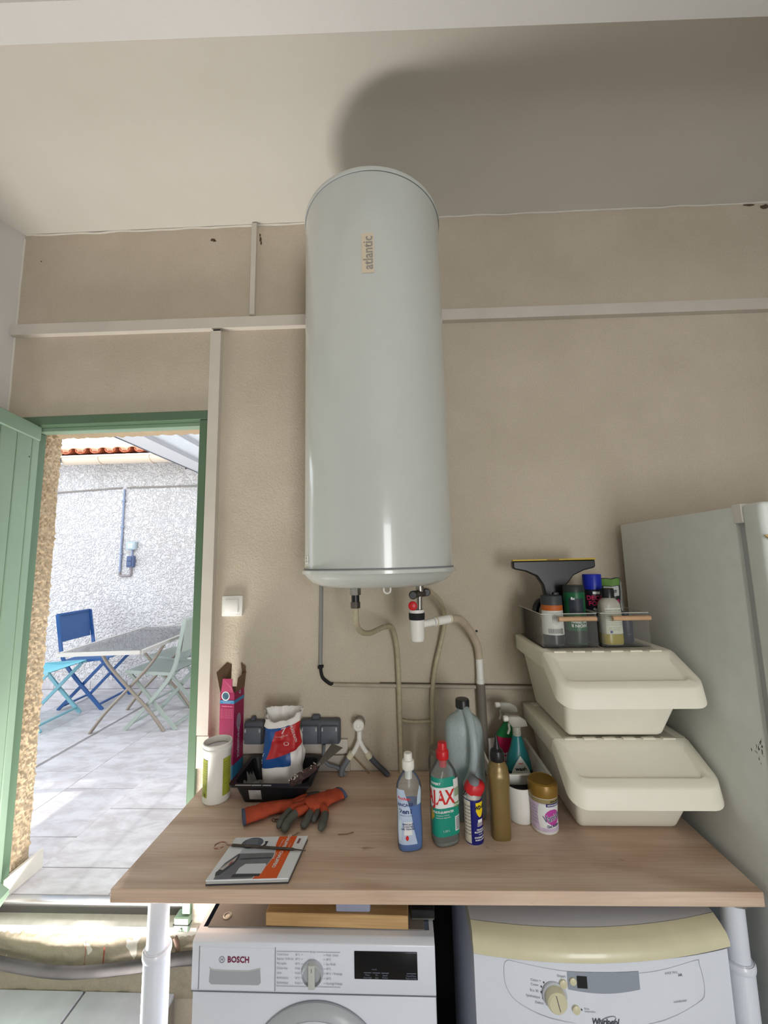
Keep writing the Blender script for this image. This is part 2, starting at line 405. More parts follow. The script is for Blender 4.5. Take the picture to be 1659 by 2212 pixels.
# cement ledge, rebate with its shadow painted in dark, and bright metal threshold bar
mb = MB(); mb.box(-1.68, -.80, 1.612, 1.672, .30, .428); obj('sill_ledge', mb, mat('pale_cement', (205, 198, 188), .8, noise=.08, nscale=30, bump=.3, bscale=120), wall_back, smooth=0)
mb = MB(); mb.box(-1.655, -.86, 1.664, 1.676, .428, .462); obj('sill_rebate', mb, mat('painted_rebate_shade', (90, 86, 84), .6), wall_back, smooth=0)
mb = MB(); mb.rbox(-1.64, -.86, 1.658, 1.692, .462, .472, .003, 2)
struct('trim_3', mb, M_ALU)

# door frame (trim) : green, rebated
tr4 = thing('trim_4', None, None, (0, 0, 0)); tr4['kind'] = 'structure'
mb = MB(); mb.rbox(-.860, -.826, D - .012, D + .06, .47, 2.394, .003, 1); mb.rbox(-.872, -.86, D + .02, D + .06, .47, 2.38, .002, 1)
obj('right_jamb', mb, M_GREEN_F, tr4)
mb = MB(); mb.rbox(-1.674, -1.612, D + .004, D + .06, .47, 2.374, .003, 1)
obj('left_jamb', mb, M_GREEN_F, tr4)
mb = MB(); mb.rbox(-1.674, -.826, D - .012, D + .06, 2.395, 2.437, .003, 1); obj('frame_head', mb, M_GREEN_F, tr4)
mb = MB(); mb.rbox(-1.66, -.86, D + .02, D + .06, 2.375, 2.396, .003, 1); obj('weather_seal', mb, M_GREEN, tr4)
mb = MB(); mb.rbox(-.884, -.826, D - .022, D + .02, .418, .468, .004, 1)
mb.box(-.886, -.824, D - .0235, D + .015, .442, .444, 1)
f = obj('jamb_foot', mb, [M_GREEN, M_RUBBER], tr4); f['label'] = 'light green jamb foot'
mb = MB(); mb.lathe([(.004, 0), (.004, .004)], (-.855, D - .026, .43), 10, axis='y'); obj('screw', mb, M_METAL, tr4)

# green boarded door leaf, standing open into the room
dth = math.atan2(.057, .238)
d1 = thing('door_1', None, None, (-1.580, D - .004, 0), dth); d1['kind'] = 'structure'
# local: leaf runs along -y, visible face +x
edges = [0.0, .046, .136, .226, .316, .406, .496, .586, .676, .745]
for i in range(len(edges) - 1):
    y1, y0 = -edges[i], -edges[i + 1]
    mb = MB(); mb.rbox(-.04, 0, y0 + .0022, y1 - .0022, .485, 2.33, .003, 1); obj('plank', mb, M_GREEN, d1)
mb = MB(); mb.rbox(-.041, .004, -.745, -.0, 2.325, 2.389, .004, 1); obj('top_rail', mb, M_GREEN, d1)
mb = MB(); mb.box(-.034, -.006, -.744, -.001, .49, 2.35); obj('backing', mb, M_GREEN_F, d1)
mb = MB(); mb.prism([(0, .575), (.034, .545), (.036, .53), (.004, .48), (-.04, .48), (-.04, .575)], -.745, -.012); obj('drip_board', mb, M_GREEN, d1)
mb = MB(); mb.lathe([(.003, 0), (.003, .001)], (.0003, -.06, 2.24), 10, axis='x'); obj('nail_hole', mb, M_RUBBER, d1)

# ------------------------------------------------------------------ trunking on the wall
def trunk(x0, z0, x1, z1, h, depth, label, vert=False):
    t = thing('cable_trunking', label, 'trunking', ((x0 + x1) / 2, D, (z0 + z1) / 2))
    ox, oz = (x0 + x1) / 2, (z0 + z1) / 2
    a = Vector((x0 - ox, 0, z0 - oz)); b = Vector((x1 - ox, 0, z1 - oz)); T = (b - a).normalized(); nn = Vector((-T.z, 0, T.x))
    def sec(p, hh, d0, d1): return [p + nn * hh / 2 + Vector((0, -d0, 0)), p + nn * hh / 2 + Vector((0, -d1, 0)), p - nn * hh / 2 + Vector((0, -d1, 0)), p - nn * hh / 2 + Vector((0, -d0, 0))]
    mb = MB(); mb.rings([sec(a, h, 0, depth * .8), sec(b, h, 0, depth * .8)]); obj('trunking_base', mb, M_TRUNK, t, smooth=0)
    mb = MB(); mb.rings([sec(a + T * .002, h * 1.03, depth * .35, depth), sec(b - T * .002, h * 1.03, depth * .35, depth)]); obj('trunking_cover', mb, M_TRUNK, t, smooth=0)
    return t
trunk(-1.745, 2.845, 1.72, 2.797, .048, .028, 'long white horizontal cable trunking running behind the water heater')
trunk(-.796, 1.107, -.793, 2.795, .045, .028, 'tall white vertical cable trunking beside the green door frame')
trunk(-.795, .985, -.795, 1.106, .046, .024, 'short white trunking end piece below the tall vertical one')
trunk(-.637, 2.869, -.634, 3.322, .022, .018, 'thin white vertical trunking just under the ceiling')
trunk(-.655, 1.062, -.228, 1.062, .048, .014, 'short white horizontal trunking under the grey sockets')
mb = MB(); mb.box(-.81, -.78, D - .016, D - .002, 2.798, 2.806); tag(obj('trunking_gap', mb, M_RUBBER), 'dark open end at the top of the vertical trunking', 'gap')
mb = MB(); mb.box(-.76, -.22, D - .012, D, .972, 1.028)
struct('baseboard_back', mb, mat('dull_white_board', (176, 170, 160), .6, noise=.08), smooth=0)

# ------------------------------------------------------------------ electrical fittings
t = thing('light_switch', 'white square light switch on the wall right of the door', 'switch', (-.697, D, 1.60))
mb = MB(); mb.rbox(-.043, .043, -.012, 0, -.041, .041, .004, 2); obj('switch_frame', mb, M_PLASTIC_W, t)
mb = MB(); mb.rbox(-.027, .027, -.017, -.01, -.027, .027, .003, 2); obj('rocker', mb, M_PLASTIC_W, t)
def socket(x0, x1, z0, z1, n, label):
    t = thing('outdoor_socket', label, 'socket', ((x0 + x1) / 2, D, z0)); w = (x1 - x0) / 2; h = z1 - z0
    mb = MB(); mb.rbox(-w, w, -.04, 0, 0, h, .010, 3); obj('housing', mb, M_GREY_P if 0 else M_DKGREY, t)
    pw = 2 * w / n
    for k in range(n):
        xa = -w + k * pw + .006; xb = xa + pw - .012
        mb = MB(); mb.rbox(xa, xb, -.053, -.036, .008, h - .016, .005, 2); f = obj('flap', mb, M_GREY_P if 0 else mat('socket_flap', (96, 101, 110), .45), t)
        for q in ((xa + .006), (xb - .006)):
            mb = MB(); mb.rbox(q - .003, q + .003, -.056, -.05, h - .034, h - .02, .002, 1); obj('hinge_pin', mb, mat('pale_grey', (180, 182, 184), .5), f)
    mb = MB(); mb.rbox(-w * .45, -w * .05, -.025, 0, h - .003, h + .012, .004, 1); obj('cable_entry', mb, M_DKGREY, t)
    return t
socket(-.408, -.254, 1.078, 1.166, 2, 'dark grey double outdoor socket with flaps beside the tap')
socket(-.628, -.548, 1.078, 1.162, 1, 'dark grey outdoor socket partly hidden behind the plaster bag')
def cable(pts, r, m, name, label, cat, n=8, k=6):
    mb = MB(); mb.tube(smooth_path(pts, k), r, n); return tag(obj(name, mb, m, smooth=60), label, cat)
cable([(-.315, 1.588, 1.08), (-.316, 1.59, 1.03), (-.30, 1.592, 1.005), (-.27, 1.59, .998), (-.245, 1.588, .985), (-.235, 1.587, .972)], .006, M_GREY_P, 'cable', 'grey cable dropping from the double socket to the tabletop', 'cable')

# tap with two hoses
t = thing('wall_tap', 'small white washing machine tap with a forked outlet on the wall', 'tap', (-.18, D, 1.15))
mb = MB(); mb.lathe([(.021, 0), (.021, -.03), (.015, -.034)], (0, -.01, 0), 20, axis='y'); obj('tap_body', mb, M_METAL, t)
mb = MB(); mb.lathe([(.019, -.042), (.021, -.046), (.021, -.06), (.016, -.064), (.008, -.064), (.006, -.06)], (0, 0, .004), 20, axis='y'); obj('tap_knob', mb, M_PLASTIC_W, t)
mb = MB(); mb.tube(smooth_path([(0, -.03, -.01), (0, -.034, -.04), (0, -.036, -.065)]), .0105, 12); obj('tap_spout', mb, M_PLASTIC_W, t)
mb = MB(); mb.tube(smooth_path([(0, -.036, -.055), (-.014, -.037, -.085), (-.030, -.038, -.108)]), .009, 12); mb.tube(smooth_path([(0, -.036, -.055), (.016, -.037, -.085), (.034, -.038, -.108)]), .009, 12)
obj('y_splitter', mb, M_PLASTIC_W, t)
for sx, nm in ((-1, 'ivory'), (1, 'white')):
    mb = MB(); mb.tube([(sx * .028, -.038, -.10), (sx * .040, -.039, -.118)], .0125, 12); obj('hose_nut', mb, mat('ivory_plastic', (214, 206, 180), .5), t)
cable([(-.219, 1.586, 1.035), (-.232, 1.585, 1.015), (-.246, 1.584, .995), (-.250, 1.583, .972)], [.010] * 19, M_GREY_P, 'hose', 'short grey hose from the left outlet of the tap', 'hose', 12)
cable([(-.139, 1.586, 1.035), (-.12, 1.585, 1.015), (-.092, 1.584, .99), (-.072, 1.583, .972)], [.010] * 19, M_DKGREY, 'hose', 'short dark grey hose from the right outlet of the tap', 'hose', 12)
mb = MB(); mb.tube([(-.205, 1.60, 1.03), (-.175, 1.60, 1.0), (-.145, 1.598, .972)], .0022, 6); tag(obj('twig', mb, mat('twig_brown', (134, 108, 78), .8)), 'thin brown stick leaning on the wall beneath the tap', 'stick')

# ------------------------------------------------------------------ water heater
HX, HY, HR = -.077, 1.338, .245
h = thing('water_heater', 'tall white cylindrical electric water heater hung on the wall', 'water heater', (HX, HY, 1.70))
mb = MB(); mb.lathe([(HR, .047), (HR, 1.283)], (0, 0, 0), 96); obj('tank_body', mb, M_WHITE, h)
mb = MB(); mb.lathe([(HR + .003, 1.282), (HR + .0045, 1.288), (HR + .003, 1.296), (HR - .004, 1.302), (HR - .03, 1.325), (HR - .09, 1.342), (.05, 1.35)], (0, 0, 0), 96); obj('top_cap', mb, M_WHITE, h)
mb = MB(); mb.lathe([(HR + .002, 1.2815), (HR + .002, 1.2835)], (0, 0, 0), 96); obj('top_seam', mb, M_LINE, h)
mb = MB(); mb.lathe([(HR + .004, .046), (HR + .0085, .043), (HR + .0085, .034), (HR + .001, .030), (HR - .006, .022), (HR - .022, .006), (HR - .055, -.008), (.11, -.014), (.02, -.014)], (0, 0, 0), 96); obj('bottom_cap', mb, M_WHITE, h)
mb = MB(); mb.lathe([(HR + .0025, .0455), (HR + .0025, .0495)], (0, 0, 0), 96); obj('bottom_seam', mb, M_LINE, h)
def hmap(a0, off=.0012):
    # u along the circumference (m, towards +x), v up, centred on azimuth a0 measured from the -y axis
    def fn(u, v, off=off):
        a = a0 + u / HR; return ((HR + off) * math.sin(a), -(HR + off) * math.cos(a), v)
    return fn
A0 = -.005
fb = hmap(A0, .0010); fp = hmap(A0, .0016)
mb = MB(); mb.grid(lambda u, v: fb((u - .5) * .038, .934 + v * .133), 6, 4); g = obj('badge', mb, mat('faded_peach_badge', (213, 199, 176), .5), h, nofix=True); g['label'] = 'faded peach brand badge'
text('atlantic', .042, lambda u, v: fp(-v * 1.0 + .002, 1.0005 + u), mat('badge_grey', (150, 146, 140), .5), g, 'CENTER', .92, .0007)
A1 = -1.12
fb2 = hmap(A1, .0010); fp2 = hmap(A1, .0016)
mb = MB(); mb.grid(lambda u, v: fb2((u - .5) * .05, .065 + v * .024), 5, 2); g = obj('rating_sticker', mb, mat('sticker_white', (228, 226, 220), .5), h, nofix=True)
texts([('8 04', .012, lambda u, v: fp2(u, .082 + v), 1, 0, 'CENTER'), ('a 7 16', .012, lambda u, v: fp2(u, .072 + v), 1, 0, 'CENTER')], M_TEXTK, g)
mb = MB(); mb.tube(smooth_path([(-.010, -.02, -.012), (-.009, -.02, -.024), (0, -.02, -.029), (.009, -.02, -.024), (.010, -.02, -.012)]), .0028, 8); mb.tr(Matrix.Translation((.03, -.10, 0))); obj('hook_tab', mb, M_PLASTIC_W, h)
for z_ in (.22, 1.05):
    mb = MB(); mb.box(-.16, .16, .235, .284, z_, z_ + .04); obj('wall_bracket', mb, M_METAL, h, smooth=0)
# hot outlet fitting and its flexible pipe
t = thing('pipe_fitting', 'brass and black pipe union under the left of the heater', 'fitting', (-.154, 1.30, 1.625))
mb = MB(); mb.lathe([(.018, .036), (.018, .066)], (0, 0, 0), 6); obj('hex_nut', mb, M_METAL, t, smooth=0)
mb = MB(); mb.lathe([(.013, .012), (.013, .038)], (0, 0, 0), 14); obj('dielectric_sleeve', mb, M_BLACK, t)
mb = MB(); mb.lathe([(.0155, -.006), (.0155, .014)], (0, 0, 0), 6); obj('lower_nut', mb, M_DARKMETAL, t, smooth=0)
PIPE_P = mat('painted_copper', (178, 166, 140), .5, .4, noise=.12, nscale=60)
cable([(-.154, 1.30, 1.622), (-.153, 1.302, 1.60), (-.152, 1.31, 1.565), (-.140, 1.35, 1.535), (-.115, 1.42, 1.52), (-.075, 1.50, 1.525), (-.045, 1.56, 1.513), (-.032, 1.588, 1.46), (-.026, 1.603, 1.38), (-.024, 1.605, 1.2), (-.022, 1.605, .972)], .0095, PIPE_P, 'water_pipe', 'beige painted water pipe curving down from the left fitting', 'pipe', 12)
cable([(.078, 1.35, 1.672), (.10, 1.42, 1.655), (.135, 1.50, 1.62), (.155, 1.56, 1.575), (.160, 1.59, 1.52), (.145, 1.603, 1.45), (.118, 1.605, 1.35), (.104, 1.605, 1.25), (.10, 1.605, 1.1), (.098, 1.605, .972)], .0088, PIPE_P, 'water_pipe', 'beige painted water pipe curving down from the safety valve side', 'pipe', 12)
cable([(-.024, 1.612, 1.157), (.02, 1.612, 1.15), (.06, 1.612, 1.15), (.099, 1.612, 1.152)], .006, PIPE_P, 'pipe_clamp', 'beige clamp bridging the two painted water pipes', 'clamp')
# safety valve
t = thing('safety_valve', 'heater safety valve with dark body and small red round knob', 'valve', (.045, 1.33, 1.60))
mb = MB(); mb.tube([(.012, .004, .055), (.012, .004, .095)], .013, 12); mb.tube([(.008, -.002, .0), (.010, 0, .06)], .009, 12); obj('valve_body', mb, M_METAL, t)
mb = MB(); mb.tube([(-.012, -.018, .058), (.030, .015, .060)], .012, 12); obj('cross_body', mb, M_DARKMETAL, t)
for q in ((-.012, -.03, .057, .0135), (.035, .01, .062, .0125)):
    mb = MB(); mb.lathe([(q[3] * .8, -.008), (q[3], -.004), (q[3], .008), (q[3] * .8, .012)], q[:3], 16, axis='y'); obj('black_cap', mb, M_BLACK, t)
mb = MB(); mb.lathe([(.010, -.014), (.0145, -.011), (.0145, -.002), (.009, .002)], (-.014, -.03, .024), 18, axis='y'); f = obj('drain_knob', mb, M_RED, t); f['label'] = 'red round drain knob'
t = thing('siphon', 'white siphon cup with black tape under the safety valve', 'siphon', (.045, 1.33, 1.51))
mb = MB(); mb.lathe([(.010, -.005), (.020, -.002), (.0225, .006), (.0235, .06), (.0245, .098), (.022, .098), (.020, .07)], (-.001, 0, 0), 24, cap1=True); obj('cup', mb, M_PLASTIC_W, t)
mb = MB(); mb.lathe([(.0252, .066), (.0258, .070), (.0262, .084), (.0254, .088)], (-.001, 0, 0), 24, cap0=False, cap1=False); obj('tape_band', mb, M_RUBBER, t)
mb = MB(); mb.tube([(.018, .004, .050), (.055, .02, .054)], .0125, 14); mb.tube([(.055, .02, .054), (.115, .06, .058)], .0145, 14); obj('outlet_pipe', mb, M_PLASTIC_W, t)
for a_, b_ in (((.062, .022, .055), (.065, .024, .055)), ((.108, .055, .058), (.114, .06, .058))):
    mb = MB(); mb.tube([a_, b_], .016, 14); obj('pipe_ring', mb, mat('ivory_plastic', (214, 206, 180), .5), t)
DR = mat('beige_drain_paint', (190, 176, 154), .6, noise=.06, nscale=30)
cable([(.16, 1.39, 1.568), (.20, 1.45, 1.555), (.235, 1.52, 1.52), (.262, 1.57, 1.48), (.285, 1.598, 1.43), (.290, 1.605, 1.385)], [.0145] * 31, DR, 'drain_pipe', 'beige elbow of the drain pipe right of the siphon', 'pipe', 14)
mb = MB(); mb.tube([(.290, 1.605, 1.392), (.290, 1.605, 1.292)], .0135, 14); mb.tube([(.290, 1.605, 1.308), (.290, 1.605, 1.292)], .0155, 14); tag(obj('drain_pipe', mb, M_PLASTIC_W), 'short white upright section of the drain pipe', 'pipe')
mb = MB(); mb.tube([(.290, 1.603, 1.292), (.291, 1.603, 1.18), (.293, 1.60, .972)], .0165, 14); tag(obj('drain_pipe', mb, mat('drain_grey', (118, 112, 102), .6, noise=.08)), 'grey lower section of the drain pipe on the wall', 'pipe')
mb = MB(); mb.lathe([(.004, -.003), (.004, .003)], (.288, D - .003, 1.485), 8, axis='y'); tag(obj('wall_plug', mb, M_RUBBER), 'dark screw hole above the drain elbow', 'hole')
# grey conduit on the wall
cable([(-.328, 1.612, 1.72), (-.330, 1.612, 1.55), (-.333, 1.612, 1.367)], .0075, mat('conduit_grey', (140, 138, 136), .5), 'conduit', 'grey upright conduit below the left of the heater', 'conduit', 10)
cable([(-.333, 1.612, 1.352), (-.325, 1.612, 1.318), (-.300, 1.612, 1.296), (-.283, 1.612, 1.291)], .0065, M_RUBBER, 'conduit_bend', 'black curved cable bend joining the two grey conduits', 'cable', 10)
mb = MB(); mb.rbox(-.343, -.322, 1.60, D, 1.352, 1.364, .003, 1); tag(obj('conduit_clip', mb, M_RUBBER), 'black clip at the foot of the upright conduit', 'clip')
mb = MB(); mb.tube([(-.287, 1.613, 1.289), (.62, 1.613, 1.268)], .0072, 10); tag(obj('conduit', mb, mat('conduit_painted', (172, 162, 148), .6, noise=.1)), 'beige painted horizontal conduit crossing behind the water pipes', 'conduit')
mb = MB(); mb.tube([(-.10, 1.6195, 1.2936), (.62, 1.6195, 1.2772)], .0013, 6); tag(obj('thin_dark_line', mb, mat('brown_black', (70, 60, 54), .7)), 'thin dark line running along the top of the horizontal conduit', 'cable')  # thin brown-black line along the conduit top

# ------------------------------------------------------------------ table
TZ = .97
t = thing('work_table', 'wood-effect worktop table on white tubular legs over the machines', 'table', (.045, 1.34, 0))
mb = MB(); bmx = bmesh.new()
vs = [(-.795, -.279), (.79, -.264), (.79, .278), (-.789, .278)]
mb.prism(vs, TZ - .032, TZ, plane='xy'); top = obj('tabletop', mb, M_TABLE, t, smooth=0)
bv = top.modifiers.new('edge', 'BEVEL'); bv.width = .0018; bv.segments = 2
def leg(x, y):
    mb = MB(); mb.lathe([(.0255, .62), (.0255, TZ - .036)], (x, y, 0), 28); l = obj('leg', mb, M_WHITE2, t)
    mb = MB(); mb.lathe([(.031, 0), (.031, .796), (.029, .80), (.026, .80)], (x, y, 0), 28); obj('leg_sleeve', mb, M_WHITE2, l)
    mb = MB(); mb.lathe([(.033, .782), (.034, .786), (.034, .794), (.031, .799)], (x, y, 0), 28, cap0=False, cap1=False); obj('collar', mb, M_WHITE2, l)
    mb = MB(); mb.lathe([(.04, TZ - .038), (.04, TZ - .032)], (x, y, 0), 20); obj('top_plate', mb, M_METAL, l)
for x, y in ((-.70, -.225), (.742, -.222), (-.70, .20), (.742, .20)): leg(x, y)

# ------------------------------------------------------------------ washing machine
t = thing('washing_machine', 'white front-loading washing machine with black display under the table', 'washing machine', (-.243, 1.34, 0))
mb = MB(); mb.rbox(-.299, .297, -.262, .26, .02, .735, .006, 2); obj('cabinet', mb, M_WHITE2, t)
mb = MB(); mb.hull([(x, y, z) for x in (-.299, .297) for y, z in ((-.267, .741), (-.267, .8465), (-.2505, .853), (.0, .853), (0, .741))], .002, 2); pf = obj('control_panel', mb, M_WHITE2, t)
mb = MB(); mb.rbox(-.292, .29, -.238, .26, .74, .853, .004, 2); obj('worktop_rim', mb, M_WHITE2, t)
mb = MB(); mb.rbox(-.276, .274, -.236, .25, .852, .8555, .001, 1); w_ = obj('top_plate', mb, mat('worn_top_plate', (128, 124, 120), .6, .3, metal=0, noise=.12, nscale=8), t)
mb = MB(); mb.lathe([(.011, 0), (.011, .002), (.008, .003), (.006, .001)], (-.238, -.207, .8555), 18); sc_ = obj('screw', mb, M_METAL, w_)
for k in range(4):
    x = (-.255, .255)[k % 2]; y = (-.22, .22)[k // 2]
    mb = MB(); mb.lathe([(.02, 0), (.02, .022)], (x, y, 0), 14); obj('foot', mb, M_BLACK, t)
F = -.2678
# seam lines of the fascia
mb = MB()
for x in (-.281, -.092): mb.box(x, x + .0012, F - .0004, F + .001, .744, .838)
mb.box(-.299, .297, F - .0004, F + .001, .7395, .7415); obj('panel_seam', mb, M_LINE, t, smooth=0)
# detergent drawer with its recessed grip
dr = MB(); dr.rbox(-.279, -.093, F - .0006, F + .004, .745, .836, .001, 1); dw = obj('detergent_drawer', dr, M_WHITE2, t)
mb = MB(); poly = [(-.252 + .12 * 0, .792), (-.246, .788), (-.215, .7865), (-.155, .7865), (-.128, .792), (-.126, .762), (-.132, .757), (-.248, .757), (-.254, .762)]
mb.prism(poly, F - .0012, F + .002); obj('grip_recess', mb, mat('grip_grey', (168, 172, 180), .35), dw)
mb = MB(); mb.prism([(-.254, .794), (-.246, .7895), (-.215, .788), (-.155, .788), (-.127, .794), (-.127, .7925), (-.155, .7865), (-.215, .7865), (-.246, .788), (-.254, .7925)], F - .002, F); obj('grip_lip', mb, M_WHITE, dw)
fw = lambda x0, z0: (lambda u, v: (x0 + u, F - .0014, z0 + v))
g = text('BOSCH', .0185, fw(-.182, .8105), mat('maroon_print', (122, 38, 72), .5), dw, 'CENTER', .9, .0006)
mb = MB()
for r0, r1 in ((.0062, .0074),):
    n = 28; vs = []
    for j in range(n):
        a = 2 * PI * j / n
        vs += [(-.223 + r0 * math.cos(a), F - .0014, .8105 + r0 * math.sin(a)), (-.223 + r1 * math.cos(a), F - .0014, .8105 + r1 * math.sin(a))]
    mb.add(vs, [(2 * j, 2 * j + 1, (2 * j + 3) % (2 * n), (2 * j + 2) % (2 * n)) for j in range(n)])
mb.box(-.2262, -.225, F - .0014, F - .0013, .8062, .8148); mb.box(-.221, -.2198, F - .0014, F - .0013, .8062, .8148); mb.box(-.225, -.221, F - .0014, F - .0013, .8098, .8112)
obj('emblem', mb, M_TEXTG, dw, smooth=0, nofix=True)
# program knob
kb = MB(); kb.lathe([(.0262, 0), (.0262, -.006), (.0245, -.010), (.0225, -.012), (.0225, -.004)], (0.001, F, .787), 40, axis='y'); kn = obj('programme_knob', kb, mat('knob_silver', (196, 200, 206), .22, .6, metal=.35), t)
mb = MB(); mb.rbox(-.0075, .0095, F - .017, F - .003, .763, .8145, .003, 2); obj('knob_grip', mb, M_WHITE, kn)
mb = MB(); mb.box(.0005, .0015, F - .0175, F - .017, .800, .8085); obj('knob_mark', mb, M_TEXTK, kn, smooth=0)
rows = [(.824, 'Coton fonce', '40°C', 'Froid  Coton'), (.8145, 'Express 15/30 min', '20°C', '30°C'), (.8045, 'Mix rapide', '40°C', 'Eco 40-60'), (.7945, 'Delicat Soie', 'Froid', '40°C'), (.7845, 'Laine', 'Froid', '40°C + Prelavage'), (.774, 'Synthetiques', '40°C', '60°C'), (.7635, 'Synthetiques', 'Froid', 'Essorage/Vidange')]
it = []
for z, a, b_, c_ in rows:
    it += [(a, .0062, fw(-.062 - .025, z), .9, 0, 'LEFT'), (b_, .0062, fw(-.030, z), .9, 0, 'RIGHT'), (c_, .0062, fw(.034, z), .9, 0, 'LEFT')]
it += [('Arret', .0062, fw(.001, .8305), 1, 0, 'CENTER'), ('Rincage', .0062, fw(.001, .7575), 1, 0, 'CENTER')]
texts(it, M_TEXTG, t)
mb = MB()
for z in (.8305, .7565):
    mb.box(-.088, -.008, F - .0013, F - .001, z - .0003, z + .0003); mb.box(.010, .068, F - .0013, F - .001, z - .0003, z + .0003)
for z, *_ in rows:
    mb.box(-.028, -.0265 + .004, F - .0013, F - .001, z - .0002, z + .0002); mb.box(.027, .032, F - .0013, F - .001, z - .0002, z + .0002)
obj('guide_lines', mb, M_TEXTG, t, smooth=0)
mb = MB(); mb.rbox(.102, .254, F - .0016, F + .002, .775, .8335, .0012, 2); dpn = obj('display', mb, mat('black_glass_panel', (8, 9, 14), .15, .5), t)
fd = lambda x0, z0: (lambda u, v: (x0 + u, F - .0019, z0 + v))
texts([('Moins\nd\'essorage', .0052, fd(.134, .782), .9, 0, 'CENTER'), ('Fin\ndans', .0052, fd(.156, .782), .9, 0, 'CENTER'), ('Speed\nPerfect', .0052, fd(.176, .782), .9, 0, 'CENTER'), ('Depart/Pause\nRajout de linge', .0052, fd(.238, .782), .82, 0, 'CENTER'), ('On/Off', .004, fd(.15, .7965), 1, 0, 'CENTER')], mat('dim_print', (120, 128, 146), .5), dpn)
mb = MB()
for x0, x1 in ((.125, .143), (.146, .164), (.167, .185), (.228, .25)): mb.box(x0, x1, F - .0019, F - .0016, .7888, .7900)
obj('key_bars', mb, mat('dim_print', (120, 128, 146), .5), dpn, smooth=0)
# porthole door
pd = MB(); prof = [(.172, 0), (.172, -.004), (.166, -.012), (.150, -.020), (.138, -.022), (.132, -.016), (.128, -.006)]
pd.lathe(prof, (.011, F + .002, .552), 64, axis='y'); po = obj('door_ring', pd, mat('ring_grey', (176, 180, 186), .3, .5), t)
mb = MB(); mb.lathe([(.150, -.021), (.146, -.028), (.12, -.034), (.06, -.038), (.01, -.039)], (.011, F + .002, .552), 64, axis='y'); obj('door_cover', mb, M_WHITE2, po)

# plank and foam offcut on the washer
t = thing('pine_plank', 'light pine plank lying on top of the washing machine', 'plank', (-.188, 1.17, .8555), -.012)
mb = MB(); mb.rbox(-.182, .180, -.065, .05, 0, .031, .0015, 1); obj('board', mb, M_PINE, t)
mb = MB(); mb.rbox(-.044, .044, -.06, .02, 0, .030, .004, 2)
tag(obj('foam_block', mb, mat('blue_grey_foam', (150, 154, 176), .85, bump=.4, bscale=90), loc=(-.148, 1.17, .8868)), 'small blue-grey block wedged between the pine plank and the tabletop', 'block')
mb = MB(); mb.rbox(-.03, .03, -.04, .1, 0, .022, .002, 1); mb.box(-.028, .028, -.0408, -.04, .002, .005, 1)
tag(obj('black_tray', mb, [mat('smoky_black', (38, 38, 40), .3), M_METAL], loc=(.029, 1.17, .8558)), 'dark flat tray beside the pine plank on the washer', 'tray')

# ------------------------------------------------------------------ dryer
t = thing('tumble_dryer', 'older white tumble dryer with yellowed rounded top edge, right of the washer', 'tumble dryer', (.437, 1.35, 0))
def bowx(u): return -.292 + u * .584
def bulge(u): return .035 * (1 - (2 * u - 1) ** 2)
mb = MB(); R = []
NS = 24
def fring(z, fwd=0, sc=1.0):
    return [(bowx(i / NS) * sc, -.285 - bulge(i / NS) - fwd, z) for i in range(NS + 1)] + [(.292 * sc, .24, z), (-.292 * sc, .24, z)]
mb.rings([fring(z) for z in (.02, .86)]); obj('cabinet', mb, M_WHITE2, t)
CREAM = mat('yellowed_plastic', (214, 208, 178), .3, .5, coat=.2, noise=.03)
mb = MB()
prof = [(.0, .0), (.004, -.002), (.009, .003), (.009, .012), (.002, .024), (-.012, .033), (-.035, .039)]   # forward, up along the hood edge
zc_ = lambda u: .857 + .012 * (2 * u - 1) + .004 * (1 - (2 * u - 1) ** 2)
vs = []
rows_ = []
for fo, uz in prof:
    rows_.append([(bowx(i / NS) * (1.005 if uz < .03 else 1), -.285 - bulge(i / NS) - fo, zc_(i / NS) + uz) for i in range(NS + 1)])
mb.rings(rows_, False, False, close=False)
# sides and back of hood
mb.rings([[r[0] for r in rows_], [(-.292, .24, r[0][2]) for r in rows_]], False, False, close=False)
mb.rings([[r[-1] for r in rows_], [(.292, .24, r[-1][2]) for r in rows_]], False, False, close=False)
obj('hood_edge', mb, CREAM, t, nofix=False)
mb = MB(); ztop = lambda u: zc_(u) + .039
mb.rings([[(bowx(i / NS), -.249 - bulge(i / NS), ztop(i / NS)) for i in range(NS + 1)], [(bowx(i / NS), .24, ztop(i / NS)) for i in range(NS + 1)]], False, False, close=False)
mb.rings([[(bowx(i / NS) * .93, -.225 - bulge(i / NS), ztop(i / NS) + .0012) for i in range(NS + 1)], [(bowx(i / NS) * .93, .22, ztop(i / NS) + .0012) for i in range(NS + 1)]], False, False, close=False)
obj('lid', mb, M_WHITE2, t, nofix=True)
# fascia inset outline, display band, knob, buttons, writing
def df(x, z, off=.0015):   # point on the bulged front
    u = (x + .292) / .584; return (x, -.285 - bulge(u) - off, z)
out = [(-.215, .842), (-.11, .836), (0, .834), (.11, .838), (.205, .85), (.215, .842), (.222, .79), (.2, .765), (.08, .735), (-.1, .735), (-.19, .755), (-.222, .785), (-.225, .83)]
mb = MB(); pts = smooth_path([df(x, z, .0003) for x, z in out + [out[0]]], 4); mb.tube(pts, .0007, 5); obj('fascia_outline', mb, mat('outline_grey', (176, 180, 188), .5), t)
mb = MB()
mb.grid(lambda u, v: df(-.088 + u * .158, (.800 + v * .036) + (-.006 * math.sin(PI * u) * (1 - v)) + .004 * u, .001), 16, 3); ds = obj('display_band', mb, mat('blue_grey_band', (150, 158, 172), .35), t, nofix=True)
mb = MB(); mb.grid(lambda u, v: df(-.068 + u * .022, .805 + v * .024, .0018), 2, 1); obj('window', mb, M_BLACK, ds, nofix=True)
